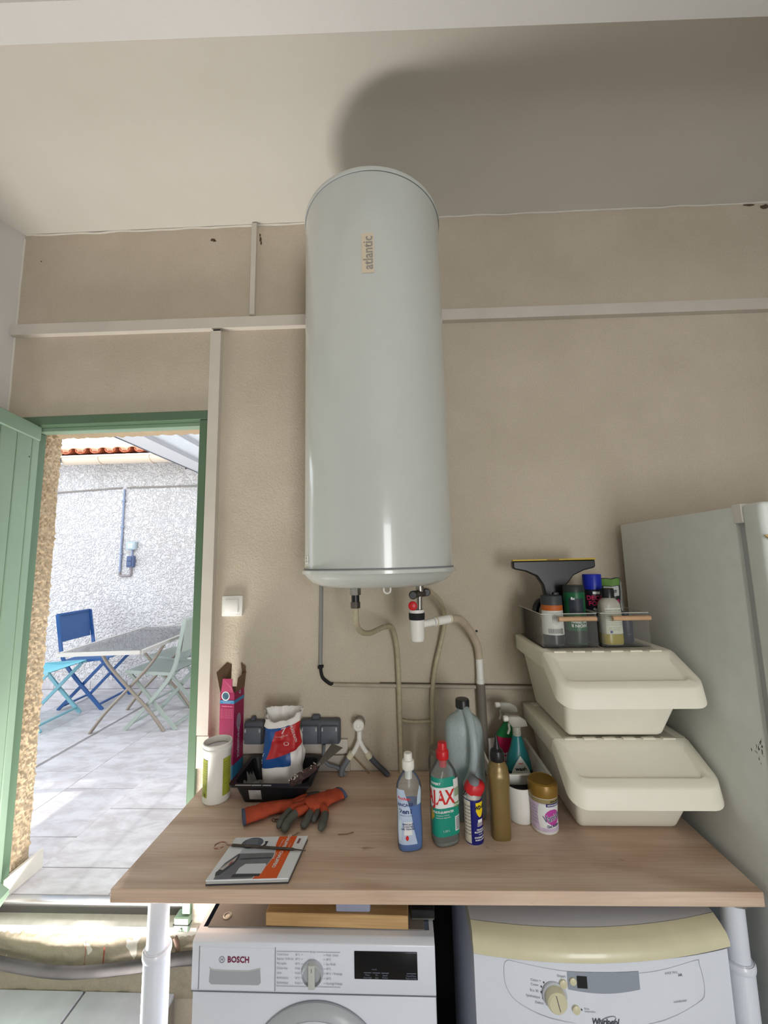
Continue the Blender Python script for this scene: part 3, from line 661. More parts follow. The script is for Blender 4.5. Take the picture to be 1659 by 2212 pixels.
kb = MB(); c = df(-.118, .785, 0); kb.lathe([(.0225, 0), (.0225, -.006), (.0215, -.018), (.018, -.021)], c, 36, axis='y'); kn = obj('timer_knob', kb, CREAM, t)
mb = MB(); mb.lathe([(.028, 0), (.027, -.003), (.023, -.0035)], c, 36, axis='y'); obj('knob_dish', mb, M_GREY_P if 0 else mat('dish_grey', (188, 192, 200), .4), kn)
mb = MB(); mb.bar((c[0] - .003, c[1] - .0215, c[2] + .018), (c[0] + .004, c[1] - .0215, c[2] - .012), .0022, .001); obj('knob_mark', mb, mat('dark_blue_mark', (40, 42, 80), .5), kn, smooth=0)
for (x, z, r) in ((-.098, .811, .0085), (-.077, .818, .0075), (-.074, .762, .0085)):
    c = df(x, z, 0); mb = MB(); mb.lathe([(r, 0), (r, -.004), (r * .8, -.005)], c, 18, axis='y'); obj('push_button', mb, CREAM, t)
mb = MB()
for (x, z) in ((-.140, .808), (-.146, .799), (-.147, .788), (-.144, .776), (-.137, .765), (-.062, .762)):
    c = df(x, z, .0005); mb.lathe([(.0017, 0), (.0017, -.001)], c, 8, axis='y')
obj('indicator', mb, M_DKGREY, t)
wf = lambda x0, z0: (lambda u, v: df(x0 + u, z0 + v, .0012))
texts([('Coton +', .0072, wf(-.146, .810), .9, 0, 'RIGHT'), ('Coton', .0072, wf(-.152, .801), .9, 0, 'RIGHT'), ('Eco 30', .0072, wf(-.153, .789), .9, 0, 'RIGHT'), ('Synthetique', .0072, wf(-.150, .777), .9, 0, 'RIGHT'), ('Delicat', .0072, wf(-.143, .766), .9, 0, 'RIGHT'), ('Depart', .007, wf(-.101, .825), .9, 0, 'CENTER'), ('Basse\ntemperature', .0052, wf(-.056, .762), .9, 0, 'LEFT'), ('AWZ 7915', .0065, wf(.145, .832), 1, 0, 'CENTER'), ('AA', .007, wf(.166, .826), 1, .0003, 'CENTER'), ('condenser', .0075, wf(.160, .775), 1, 0, 'CENTER')], M_TEXTG, t)
texts([('Whirlpool', .0165, lambda u, v: df(-.012 + u + v * .22, .7405 + v, .0012), .85, .0004, 'CENTER')], mat('print_darkgrey', (72, 74, 82), .5), t)
mb = MB(); mb.tube(smooth_path([df(-.03, .737, .001), df(-.012, .748, .001), df(.006, .752, .001), df(.010, .746, .001), df(-.006, .733, .001)]), .0006, 5); obj('emblem', mb, M_TEXTG, t)
mb = MB(); mb.lathe([(.19, 0), (.19, -.006), (.178, -.016), (.15, -.02), (.02, -.022)], (0, -.317, .50), 48, axis='y'); obj('loading_door', mb, M_WHITE2, t)

# ------------------------------------------------------------------ fridge
t = thing('refrigerator', 'tall white upright refrigerator at the right end of the table', 'refrigerator', (1.16, 1.32, 0))
mb = MB(); mb.rbox(-.298, .30, -.268, .268, .02, 1.888, .004, 2); obj('cabinet', mb, M_FRIDGE, t)
mb = MB(); mb.box(-.288, .292, -.285, -.268, .06, 1.868); obj('door_gasket', mb, mat('gasket_grey', (176, 178, 180), .7), t, smooth=0)
mb = MB(); mb.rbox(-.298, .30, -.345, -.285, .05, 1.892, .014, 4); dd = obj('door', mb, M_FRIDGE, t)
mb = MB(); mb.rbox(-.3, -.275, -.292, -.262, 1.845, 1.893, .002, 1); obj('hinge_cover', mb, M_PLASTIC_W, t)
for k in range(4):
    mb = MB(); mb.lathe([(.02, 0), (.02, .022)], ((-.25, .25)[k % 2], (-.22, .22)[k // 2], 0), 12); obj('foot', mb, M_BLACK, t)
mb = MB()
for k in range(26):
    y = -.262 + abs(random.gauss(0, .012)); z = 1.30 + random.gauss(0, .018); q = random.uniform(.001, .0035)
    if y > -.268 + .004: mb.add([(-.2984, y, z), (-.2984, y + q * .5, z + q * 1.6), (-.2984, y + q, z + q * .4), (-.2984, y + q * .3, z - q * 1.2)], [(0, 1, 2, 3)])
obj('scuff_mark', mb, mat('scuff_dark', (70, 64, 58), .8), t, smooth=0, nofix=True)
s_ = thing('fridge_magnet', 'star-shaped tan and black magnet on the refrigerator door', 'magnet', (.888, .9735, 1.80), 0)
pl = []
for k in range(10):
    a = PI / 2 + k * PI / 5; r = .032 if k % 2 == 0 else .015; pl.append((r * math.cos(a), r * math.sin(a)))
mb = MB(); mb.prism(pl, -.004, .0); obj('star_back', mb, mat('tan_print', (196, 166, 112), .6), s_, smooth=0)
mb = MB(); mb.prism([(a * .62, b * .62) for a, b in pl], -.0065, -.004); obj('star_front', mb, M_BLACK, s_, smooth=0)
mb = MB(); mb.rbox(-.03, .05, -.006, 0, -.06, .06, .002, 1)
tag(obj('photo_magnet', mb, mat('dark_red_brown_print', (58, 36, 30), .6, noise=.4, nscale=60), loc=(.925, .9735, 1.735)), 'dark printed card magnet below the star on the refrigerator', 'magnet')

# ------------------------------------------------------------------ stacked recycling bins
def rrect(x0, x1, t0, t1, r0, r1, n=6):
    """rounded rectangle; r0 radii at t0 (hinge) side, r1 at t1 (front) side"""
    P = []
    for (cx_, ct, r, a0) in ((x1 - r1, t1 - r1, r1, 0), (x0 + r1, t1 - r1, r1, PI / 2), (x0 + r0, t0 + r0, r0, PI), (x1 - r0, t0 + r0, r0, 3 * PI / 2)):
        for k in range(n + 1):
            a = a0 + k * PI / 2 / n; P.append((cx_ + r * math.cos(a), ct + r * math.sin(a)))
    return P
def make_bin(label):
    t = thing('storage_bin', label, 'storage bin', (.64, 1.46, 0), 0, 'stacked storage bins')
    # body: tapered, mitred front (local origin: centre under the bin)
    mb = MB(); pts = []
    def w(z): return .143 + (.186 - .143) * z / .245
    for (y, z) in ((.135, 0), (-.155, 0), (-.215, .12), (-.215, .185), (-.14, .235), (.150, .235)):
        for sx in (-1, 1): pts.append((sx * w(z), y, z))
    mb.hull(pts, .016, 3); obj('bin_body', mb, M_BIN, t)
    # flat rear rim with skirt
    mb = MB()
    mb.rbox(-.2, -.166, -.148, .162, .196, .25, .005, 2); mb.rbox(.166, .2, -.148, .162, .196, .25, .005, 2)
    mb.rbox(-.2, .2, .13, .162, .196, .25, .005, 2); mb.rbox(-.17, .17, -.148, .14, .232, .2445, .002, 1)
    obj('rim_frame', mb, M_BIN, t)
    # hinged flap
    th = math.radians(27); ct_, st_ = math.cos(th), math.sin(th)
    HYY, HZZ = -.152, .249
    def P(x, tt, dn, outw=0):
        return (x, HYY - tt * ct_, HZZ - tt * st_ - dn)
    L_ = .152
    specs = [(-.006, .050, 1), (-.001, .004, 1), (.004, 0, 1), (.027, 0, 1), (.0325, .0055, 1)]
    R = []
    for ins, dn, _ in specs:
        x0, x1 = -.2 + ins, .2 - ins; t0 = max(0, ins) if ins > .01 else 0.0; t1 = L_ - ins
        q = rrect(x0, x1, t0, t1, .004, max(.012, .045 - max(ins, 0) * .8))
        R.append([P(x, tt, dn * (min(1, (tt + .012) / .03) if dn > .02 else 1)) for x, tt in q])
    mb = MB(); mb.rings(R, False, True); obj('flap_lid', mb, M_BIN, t, smooth=50)
    for k in range(6):
        x = -.148 + k * .058
        mb = MB(); mb.rbox(x - .019, x + .019, -.162, -.148, .2475, .2525, .0015, 1); obj('hinge_tab', mb, M_BIN, t)
    return t
b1 = make_bin('lower ivory plastic storage bin with hinged flap standing on the table'); b1.location = (.645, 1.455, TZ)
b2 = copy_tree(b1); b2.location = (.633, 1.458, TZ + .2545); b2['label'] = 'upper ivory plastic storage bin carrying the clear organisers'

# clear organisers with wooden handles
ACR = clear('clear_acrylic', (.98, .98, .97, 1), .035, .05)
DOWEL = mat('beech_dowel', (196, 158, 122), .5, noise=.08, nscale=40)
def organiser(x0, x1, y0, y1, label, hx0, hx1):
    z0 = .0; cx_ = (x0 + x1) / 2; w = (x1 - x0) / 2; d = y1 - y0
    t = thing('acrylic_organiser', label, 'organiser', (cx_, y0, 1.4765), 0, None)
    mb = MB(); q = .003; hh = .108
    mb.box(-w, w, 0, d, 0, q); mb.box(-w, w, 0, q, q, hh); mb.box(-w, w, d - q, d, q, hh); mb.box(-w, -w + q, q, d - q, q, hh); mb.box(w - q, w, q, d - q, q, hh)
    obj('box', mb, ACR, t, smooth=0)
    mb = MB(); mb.tube([(-w, -.0005, hh), (w, -.0005, hh)], .0013, 5); mb.tube([(-w, 0, hh), (-w, d, hh)], .0013, 5); mb.tube([(w, 0, hh), (w, d, hh)], .0013, 5); obj('lip', mb, mat('acrylic_edge', (206, 206, 200), .2), t)
    mb = MB(); mb.tube([(hx0 - cx_, -.02, .094), (hx1 - cx_, -.02, .094)], .0075, 14); obj('handle', mb, DOWEL, t)
    for x in (hx0 - cx_, hx1 - cx_):
        mb = MB(); mb.lathe([(.009, -.004), (.009, .004)], (x, -.02, .094), 14, axis='x'); mb.box(x - .002, x + .002, -.02, .001, .086, .102); obj('handle_bracket', mb, ACR, t)
    return t
organiser(.45, .628, 1.345, 1.59, 'left clear acrylic organiser with wooden handle on the upper bin', .498, .617)
organiser(.640, .792, 1.345, 1.59, 'right clear acrylic organiser with wooden handle on the upper bin', .668, .785)
IZ = 1.48

# ------------------------------------------------------------------ loft helper for bottles
class Loft:
    """oval bottle: sections (z, rx, ry[, exponent]); surface point at azimuth a from -y"""
    def __init__(s, secs): s.s = secs
    def at(s, z):
        q = s.s
        if z <= q[0][0]: return q[0]
        for a, b in zip(q, q[1:]):
            if a[0] <= z <= b[0]:
                k = (z - a[0]) / max(1e-9, b[0] - a[0])
                return (z, a[1] + (b[1] - a[1]) * k, a[2] + (b[2] - a[2]) * k, (a[3] if len(a) > 3 else 2) + ((b[3] if len(b) > 3 else 2) - (a[3] if len(a) > 3 else 2)) * k)
        return q[-1]
    def P(s, a, z, off=0):
        q = s.at(z); e = q[3] if len(q) > 3 else 2
        c, sn = math.sin(a), -math.cos(a)
        r = 1.0 / ((abs(c) ** e + abs(sn) ** e) ** (1 / e))
        return ((q[1] + off) * c * r, (q[2] + off) * sn * r, z)
    def mesh(s, n=40, k=1, off=0, z0=None, z1=None, cap1=True):
        zs = [q[0] for q in s.s]
        if z0 is not None: zs = [z0] + [z for z in zs if z > z0]
        if z1 is not None: zs = [z for z in zs if z < z1] + [z1]
        mb = MB(); mb.rings([[s.P(2 * PI * j / n, z, off) for j in range(n)] for z in zs], True, cap1); return mb
    def patch(s, a0, a1, z0, z1, off=.0006, na=16, nz_=6, shape=None):
        def fn(u, v):
            zz = z0 + v * (z1 - z0)
            if shape:
                lo, hi = shape(v); u = lo + u * (hi - lo)
            return s.P(a0 + u * (a1 - a0), zz, off)
        return MB().grid(fn, na, nz_)
    def T(s, a0, z0, off=.0011, tilt=0):
        q = s.at(z0); R = (q[1] + q[2]) / 2
        ct, sn = math.cos(tilt), math.sin(tilt)
        return lambda u, v: s.P(a0 + (u * ct - v * sn) / R, z0 + u * sn + v * ct, off)
def curve_secs(pts, k=4):
    """smooth a list of (z, rx, ry, e)"""
    V4 = [tuple(p) + ((2,) if len(p) == 3 else ()) for p in pts]; out = []
    for i in range(len(V4) - 1):
        p0 = V4[max(i - 1, 0)]; p1 = V4[i]; p2 = V4[i + 1]; p3 = V4[min(i + 2, len(V4) - 1)]
        for j in range(k):
            t = j / k; out.append(tuple(.5 * (2 * b + (-a + c) * t + (2 * a - 5 * b + 4 * c - d) * t * t + (-a + 3 * b - 3 * c + d) * t ** 3) for a, b, c, d in zip(p0, p1, p2, p3)))
    out.append(V4[-1]); return out

# ---- cylinder spray bottle with white label, orange band (leaning slightly)
t = thing('spray_can', 'dark bottle with orange band and white barcode label in the left organiser', 'bottle', (.503, 1.392, IZ))
L = Loft([(0, .031, .031), (.004, .034, .034), (.125, .034, .034), (.130, .033, .033)])
obj('body', L.mesh(36), mat('dark_bottle', (36, 40, 46), .3), t)
mb = MB(); mb.lathe([(.0345, .130), (.0345, .156), (.033, .160), (.02, .161)], n=32); mb.lathe([(.005, .16), (.004, .165)], n=8); obj('cap', mb, mat('charcoal_cap', (58, 62, 66), .5), t)
obj('orange_band', L.patch(-1.7, 1.7, .112, .130, .0006), mat('orange_print', (178, 92, 36), .5), t, nofix=True)
g = obj('label', L.patch(-1.6, 1.6, .034, .112, .0006), mat('label_white', (214, 214, 212), .5), t, nofix=True)
texts([('|||||||||||||||', .016, L.T(-.15, .048), .7, .0003, 'CENTER'), ('SOL', .011, lambda u, v: L.P(.55 + v / .034, .047 + u, .0011), 1, .0004, 'CENTER')], M_TEXTK, g)
texts([(s_, .0045, (lambda a_: (lambda u, v: L.P(a_ + v / .034, .085 + u, .0011)))(-.3 + k * .16), 1, 0, 'CENTER') for k, s_ in enumerate(['sol entretien', 'nettoyant surfaces', 'usage domestique', 'mode d emploi', 'precautions', 'conseils'])], M_TEXTG, g)

# ---- green cylinder, upside-down text
t = thing('garden_tube', 'dark green cylindrical bottle with upside-down white lettering in the left organiser', 'bottle', (.583, 1.40, IZ))
L = Loft([(0, .031, .031), (.004, .034, .034), (.165, .034, .034), (.170, .033, .033)])
obj('body', L.mesh(36, z1=.17), mat('deep_green_print', (24, 92, 56), .35), t)
mb = MB(); mb.lathe([(.0338, .170), (.0338, .188), (.031, .192), (.01, .192)], n=32); obj('cap', mb, mat('black_green_cap', (40, 50, 46), .45), t)
obj('dark_base', L.patch(-PI, PI, .003, .045, .0005, 36), mat('dark_green_base', (30, 44, 38), .4), t, nofix=True)
obj('picture_panel', L.patch(-.9, .5, .10, .150, .0006, 12), mat('dark_picture', (38, 46, 56), .5, noise=.5, nscale=60), t, nofix=True)
def upd(a0, z0): return lambda u, v: L.P(a0 - u / .034, z0 - v, .0011)
texts([('JARDIN B', .0135, upd(.0, .062), .95, .0003, 'CENTER'), ('NOS TERREAU', .0085, upd(0, .073), .95, .0002, 'CENTER'), ('8x', .012, L.T(-.5, .150), 1, .0004, 'CENTER')], M_TEXTW, t)
obj('lime_flash', L.patch(-.45, .1, .088, .093, .0008, 6, 1), mat('lime_print', (164, 190, 60), .5), t, nofix=True)

# ---- window vacuum squeegee
t = thing('window_vacuum', 'black window squeegee vacuum with yellow blade edge standing in the left organiser', 'window vacuum', (.545, 1.47, IZ))
mb = MB(); pl = [(-.145, .277), (-.145, .253), (-.139, .248), (-.10, .240), (-.062, .222), (-.042, .19), (-.036, .15), (-.034, .10), (.026, .10), (.032, .15), (.040, .19), (.066, .222), (.105, .240), (.140, .248), (.146, .253), (.146, .277)]
mb.prism(pl, -.016, .014); hd = obj('suction_head', mb, M_BLACK, t)
bv = hd.modifiers.new('edge', 'BEVEL'); bv.width = .004; bv.segments = 2
mb = MB(); mb.rbox(-.147, .148, -.020, -.004, .277, .283, .002, 2); f = obj('blade_holder', mb, mat('mustard_yellow', (196, 168, 66), .45), t); f['label'] = 'yellow blade edge'
mb = MB(); mb.box(-.025, .018, -.0206, -.0198, .2788, .2812); obj('print_bar', mb, mat('dark_red_print', (110, 50, 40), .5), t, smooth=0)
mb = MB(); mb.hull([(x * .034, y * .03 + .0, 0) for x, y in ((-1, -1), (1, -1), (1, 1), (-1, 1))] + [(x * .036, y * .026, .12) for x, y in ((-1, -1), (1, -1), (1, 1), (-1, 1))], .012, 3); obj('motor_body', mb, M_BLACK, t)
mb = MB(); mb.rbox(-.013, .006, -.030, -.020, .135, .165, .003, 2); obj('release_button', mb, mat('button_grey', (88, 92, 98), .5), t)
mb = MB(); mb.tube(smooth_path([(-.03, -.01, .03), (-.066, -.02, .06), (-.078, -.02, .10), (-.066, -.02, .13), (-.040, -.01, .135)]), .012, 12); obj('grip_handle', mb, M_BLACK, t, smooth=60)

# ---- oven cleaner aerosol
t = thing('aerosol_can', 'tall black and pink aerosol with a bright blue cap behind the clear bottle', 'aerosol', (.672, 1.452, IZ))
L = Loft([(0, .027, .027), (.005, .030, .030), (.168, .030, .030), (.174, .028, .028)])
obj('body', L.mesh(36), mat('black_print_can', (26, 26, 40), .35), t)
mb = MB(); mb.lathe([(.0305, .174), (.0305, .222), (.029, .226), (.026, .226)], n=36); mb.lathe([(.026, .2255), (.004, .2255)], n=24); obj('cap', mb, mat('royal_blue_cap', (24, 40, 160), .35), t)
obj('info_strip', L.patch(-.45, .35, .158, .167, .0007, 6, 1), M_TEXTW, t, nofix=True)
texts([('DECAP', .021, L.T(-.05, .145), 1, .0006, 'CENTER'), ('FOUR', .021, L.T(-.05, .126), 1, .0006, 'CENTER')], mat('hot_pink_print', (214, 44, 96), .5), t)
texts([('4pro', .015, L.T(-.05, .107), 1, .0002, 'CENTER')], M_TEXTW, t)

# ---- translucent bottle with black cap
t = thing('plastic_bottle', 'translucent bottle with black cap, white label and yellow liquid in the right organiser', 'bottle', (.690, 1.386, IZ))
L = Loft(curve_secs([(0, .029, .024, 3), (.006, .033, .027, 3), (.06, .033, .027, 3), (.12, .0325, .027, 3), (.138, .028, .024, 2.6), (.150, .016, .016, 2), (.154, .0155, .0155, 2)]))
obj('body', L.mesh(40), mat('milky_plastic', (196, 194, 180), .35, .4, trans=.25), t)
obj('liquid', L.mesh(40, off=.0004, z0=.002, z1=.034), mat('yellow_liquid', (158, 146, 62), .25), t)
mb = MB(); mb.lathe([(.019, .150), (.019, .178), (.017, .181), (.004, .181)], n=28); obj('cap', mb, M_BLACK, t)
g = obj('label', L.patch(-.75, .85, .036, .118, .0009, 12), mat('label_cream', (206, 208, 192), .5), t, nofix=True)
texts([('nettoyant multi usages', .0052, L.T(.05, .112), 1, .0002, 'CENTER')] + [('pour toutes surfaces lavables', .0042, L.T(.05, .104 - k * .0065), 1, 0, 'CENTER') for k in range(7)] + [('diluer avant emploi', .0042, L.T(.0, .055 - k * .006), 1, 0, 'CENTER') for k in range(2)], M_TEXTG, g)
mb = MB(); mb.grid(lambda u, v: L.P(-.33 + (.12 * v) * math.cos(2 * PI * u), .042 + .0042 * v * math.sin(2 * PI * u), .0014), 16, 1); obj('round_seal', mb, mat('seal_blue', (48, 70, 130), .5), g, nofix=True)

# ---- sachets
def sachet(name, label, loc, w, h_, d, m, rz=0, lean=.1, seed=1):
    t = thing(name, label, 'sachet', loc, rz)
    def f(sgn):
        def g(u, v):
            b_ = math.sin(PI * min(1, max(0, u))) ** .6 * (math.sin(PI * min(1, v * .93)) ** .5 if v < 1 else 0)
            y = sgn * d / 2 * b_ + nz(u * 4 + seed, v * 5, sgn) * .006 * b_ + lean * v * h_ * .3
            return ((u - .5) * w * (1 - .08 * math.sin(PI * v)) + nz(v * 4, seed, 0) * .003, y, v * h_ + nz(u * 3, seed, 5) * .004 * v)
        return g
    mb = MB(); mb.grid(f(-1), 12, 16); mb.grid(f(1), 12, 16); obj('pouch', mb, m, t, nofix=True, smooth=80)
    return t, f(-1)
t, f_ = sachet('seed_pouch', 'dark sachet with green top and handwritten white panel in the right organiser', (.742, 1.462, IZ), .062, .21, .02, mat('dark_pouch', (36, 40, 44), .35), -.25, .1, 2)
def onp(u0, v0, w, h_): return lambda u, v: (lambda p: (p[0], p[1] - .0015, p[2]))(f_(u0 + u / w, v0 + v / h_))
mb = MB(); mb.grid(lambda u, v: onp(.5, .93, .062, .21)((u - .5) * .058, (v - .5) * .024), 8, 4); obj('green_band', mb, mat('leaf_green_print', (90, 130, 52), .5), t, nofix=True)
mb = MB(); mb.grid(lambda u, v: onp(.5, .78, .062, .21)((u - .5) * .050, (v - .5) * .034), 8, 4); g = obj('white_panel', mb, mat('label_grey', (176, 178, 176), .5), t, nofix=True)
text('chin', .022, lambda u, v: (lambda p: (p[0], p[1] - .001, p[2]))(onp(.5, .785, .062, .21)(u + v * .2, v)), M_TEXTK, g, 'CENTER', .9, .0005)
mb = MB(); mb.grid(lambda u, v: onp(.55, .52, .062, .21)((u - .5) * .044, (v - .5) * .05), 8, 4); g = obj('pink_panel', mb, mat('raspberry_print', (164, 36, 84), .5), t, nofix=True)
texts([('DE', .014, (lambda u, v: (lambda p: (p[0], p[1] - .001, p[2]))(onp(.55, .57, .062, .21)(u, v))), 1, .0003, 'CENTER'), ('CS', .014, (lambda u, v: (lambda p: (p[0], p[1] - .001, p[2]))(onp(.55, .49, .062, .21)(u, v))), 1, .0003, 'CENTER')], mat('pink_text', (226, 130, 160), .5), g)
sachet('foil_bag', 'crumpled grey foil bag at the right of the right organiser', (.764, 1.47, IZ + .02), .052, .175, .03, mat('foil_grey', (150, 150, 146), .4, .5, metal=.2, noise=.15, nscale=40, bump=.5, bscale=70, bdist=.006), .1, .15, 5)
sachet('brown_bag', 'narrow beige paper sachet squeezed behind the green bottle', (.622, 1.47, IZ + .02), .035, .155, .02, mat('beige_paper', (150, 138, 112), .7, noise=.1), .6, .0, 8)
t = thing('blue_tube', 'small dark blue bottle with grey print at the right of the right organiser', 'bottle', (.748, 1.40, IZ))
L = Loft([(0, .018, .018), (.003, .020, .020), (.075, .020, .020), (.085, .012, .012), (.1, .011, .011)])
obj('body', L.mesh(28), mat('navy_plastic', (34, 38, 62), .4), t); texts([('300ml', .006, L.T(0, .03), 1, 0, 'CENTER')], M_TEXTG, t)

# ------------------------------------------------------------------ items on the table, left
# white tub with lime label, open top
t = thing('powder_tub', 'tall open white tub with lime green label at the left end of the table', 'tub', (-.660, 1.44, TZ), .12)
t.scale = (.93, .93, 1)
mb = MB(); mb.lathe([(.044, 0), (.0485, .004), (.0485, .155), (.0505, .158), (.0505, .164), (.0515, .166), (.0515, .172), (.050, .174), (.0515, .178), (.0515, .186), (.050, .188), (.048, .188), (.047, .17), (.047, .168)], n=48, cap1=False); obj('tub_wall', mb, M_PLASTIC_W, t)
mb = MB(); mb.lathe([(.047, .166), (.03, .1675), (.001, .168)], n=32, cap0=False); obj('powder', mb, mat('white_powder', (216, 216, 222), .9, bump=.5, bscale=120), t)
L = Loft([(0, .0486, .0486), (.2, .0486, .0486)])
LM = mat('lime_label', (158, 164, 60), .5, noise=.15, nscale=18)
for a0, a1 in ((-1.05, -.42), (.72, 1.5)):
    g = obj('label', L.patch(a0, a1, .024, .142, .0006, 8, 4), LM, t, nofix=True)
    am = (a0 + a1) / 2
    texts([('poudre a dissoudre', .0042, (lambda z_: L.T(am, z_))(.13 - k * .0075), 1, 0, 'CENTER') for k in range(7)] + [('Poids net 1 kg', .004, L.T(am, .06), 1, 0, 'CENTER')] + ([('1 kg', .013, L.T(am, .034), .8, .0003, 'CENTER')] if a0 < 0 else []), mat('print_olive', (70, 74, 30), .6), g)

# magenta box with open flaps
t = thing('cardboard_box', 'tall magenta cardboard box with open brown flaps against the wall', 'box', (-.668, 1.57, TZ), -.12)
BM = mat('magenta_card', (148, 28, 78), .5, noise=.06, nscale=12); BR = mat('raw_card', (112, 88, 68), .85)
BW, BD, BH = .029, .036, .318
mb = MB(); mb.box(-BW, BW, -BD, BD, 0, BH); bx_ = obj('carton', mb, BM, t, smooth=0)
bx_.data.materials.append(BR)
for p in bx_.data.polygons:
    if p.normal.z > .9: p.material_index = 1
def flap(name, pts, m2=BR, dy=.0):
    mb = MB(); n = len(pts); mb.add(pts + [(p[0] + .0008, p[1] + .0012, p[2]) for p in pts], [tuple(range(n)), tuple(reversed(range(n, 2 * n)))] + [(i, (i + 1) % n, n + (i + 1) % n, n + i) for i in range(n)]); o = obj(name, mb, m2, t, smooth=0); return o
flap('front_flap', [(-BW + .003, -BD, BH), (BW - .004, -BD, BH), (BW - .008, -BD - .004, BH + .02), (BW - .006, -BD - .008, BH + .052), (-BW + .014, -BD - .008, BH + .052)], BM)
flap('left_flap', [(-BW, BD, BH), (-BW, -BD, BH), (-BW - .022, -BD + .006, BH + .07), (-BW - .012, BD - .01, BH + .095), (-BW + .002, BD, BH + .085)])
flap('back_flap', [(-BW + .045, BD, BH), (BW, BD, BH), (BW + .002, BD + .004, BH + .075), (BW - .02, BD + .006, BH + .09), (-BW + .045, BD + .006, BH + .088)])
flap('right_flap', [(BW, -BD + .01, BH), (BW, BD, BH), (BW + .006, BD, BH + .06), (BW + .004, -BD + .016, BH + .05)])
for fc in ((lambda u, v: (u, -BD - .0006, v)), (lambda u, v: (BW + .0006, u, v))):
    w_ = BW if fc(0, 0)[0] == 0 else BD
    mb = MB(); mb.grid(lambda u, v: fc((2 * u - 1) * w_, .278 + v * .012), 1, 1); obj('blue_stripe', mb, mat('cyan_stripe', (52, 130, 176), .5), t, nofix=True, smooth=0)
    mb = MB(); mb.grid(lambda u, v: fc((2 * u - 1) * w_, v * .05 + .012), 1, 1); obj('blue_foot', mb, mat('cyan_stripe', (52, 130, 176), .5), t, nofix=True, smooth=0)
mb = MB(); mb.grid(lambda u, v: (-.006 + .0165 * v * math.cos(2 * PI * u), -BD - .0008, .305 + .0165 * v * math.sin(2 * PI * u)), 24, 1); obj('emblem_ring', mb, M_TEXTW, t, nofix=True)
mb = MB(); mb.grid(lambda u, v: (-.006 + .013 * v * math.cos(2 * PI * u), -BD - .0012, .305 + .013 * v * math.sin(2 * PI * u)), 24, 1); obj('emblem_picture', mb, mat('teal_picture', (70, 110, 130), .5, noise=.5, nscale=90), t, nofix=True)
fr_ = lambda x0, z0: (lambda u, v: (x0 + u, -BD - .001, z0 + v)); sd = lambda y0, z0: (lambda u, v: (BW + .001, y0 + u, z0 + v))
texts([('ATTENTION CONSEILS', .0045, fr_(0, .286), 1, 0, 'CENTER'), ('D ENTRETIEN', .0045, fr_(0, .281), 1, 0, 'CENTER'), ('Q', .016, sd(.002, .31), 1, .0004, 'CENTER'), ('QUINTESSENCE', .019, lambda u, v: (BW + .001, -v - .001, .13 - u), .8, .0002, 'CENTER')], mat('soft_print', (190, 200, 214), .5), t)
texts([('conseils de soin', .0075, fr_(0, .269), .9, .0002, 'CENTER')] + [('utiliser sur surface seche propre', .004, fr_(0, .258 - k * .005), .95, 0, 'CENTER') for k in range(7)] + [('tenir au sec', .005, fr_(-.012, .15), 1, 0, 'CENTER')] + [('ne pas laisser a la portee', .004, fr_(0, .14 - k * .006), 1, 0, 'CENTER') for k in range(6)], mat('pink_print', (222, 120, 150), .5), t)
mb = MB(); mb.grid(lambda u, v: (BW + .0007, -.002 + .016 * v * math.cos(2 * PI * u), .205 + .03 * v * math.sin(2 * PI * u)), 20, 1); obj('pale_picture', mb, mat('pale_print', (150, 130, 150), .6, noise=.2, nscale=40), t, nofix=True)

# black mixing tray
t = thing('mixing_tray', 'black plastic mixing trough smeared with dry plaster on the table', 'tray', (-.458, 1.487, TZ), -.01)
def trect(w, d, z, r=.018): return [(x, y, z) for x, y in rrect(-w, w, -d, d, r, r, 4)]
TR = mat('black_trough', (24, 25, 30), .4, .5, noise=.3, nscale=25)
mb = MB(); mb.rings([trect(.102, .070, .001), trect(.125, .090, .062), trect(.140, .104, .064), trect(.140, .104, .070), trect(.124, .088, .070), trect(.100, .067, .005)], True, True); obj('trough', mb, TR, t)
PLA = mat('dry_plaster', (150, 150, 152), .95, noise=.25, nscale=30, bump=.5, bscale=80)
mb = MB(); mb.grid(lambda u, v: (-.098 - .022 * v + .001, -.05 + u * .10, .008 + v * (.045 + .012 * nz(u * 6, 1, 1))), 10, 4)
mb.grid(lambda u, v: (-.095 + u * .10, -.04 + v * .09, .008 + .004 * nz(u * 5, v * 5, 0)), 10, 8)
for cx_, cy_, r in ((-.075, -.045, .02), (-.03, -.05, .016), (-.09, .02, .018)):
    mb.lathe([(r, .006), (r * .7, .006 + r * .5), (.002, .006 + r * .7)], (cx_, cy_, 0), 9)
f = obj('plaster_residue', mb, PLA, t, nofix=True); f['label'] = 'grey dried plaster'
mb = MB()
for k in range(16):
    x = -.13 + random.random() * .15; mb.grid(lambda u, v: (x + u * .02, -.1045 + v * .006, .0706 + .0002 * k / 16), 1, 1)
obj('rim_smear', mb, mat('white_smear', (196, 196, 198), .8), t, nofix=True, smooth=0)
mb = MB(); mb.grid(lambda u, v: (-.075 + u * .042 + v * .0, -.0725 - v * .0138 * 1.0 - .0012, .012 + v * .036), 2, 2); g = obj('price_label', mb, mat('label_dirty', (168, 166, 164), .7, noise=.2, nscale=50), t, nofix=True)

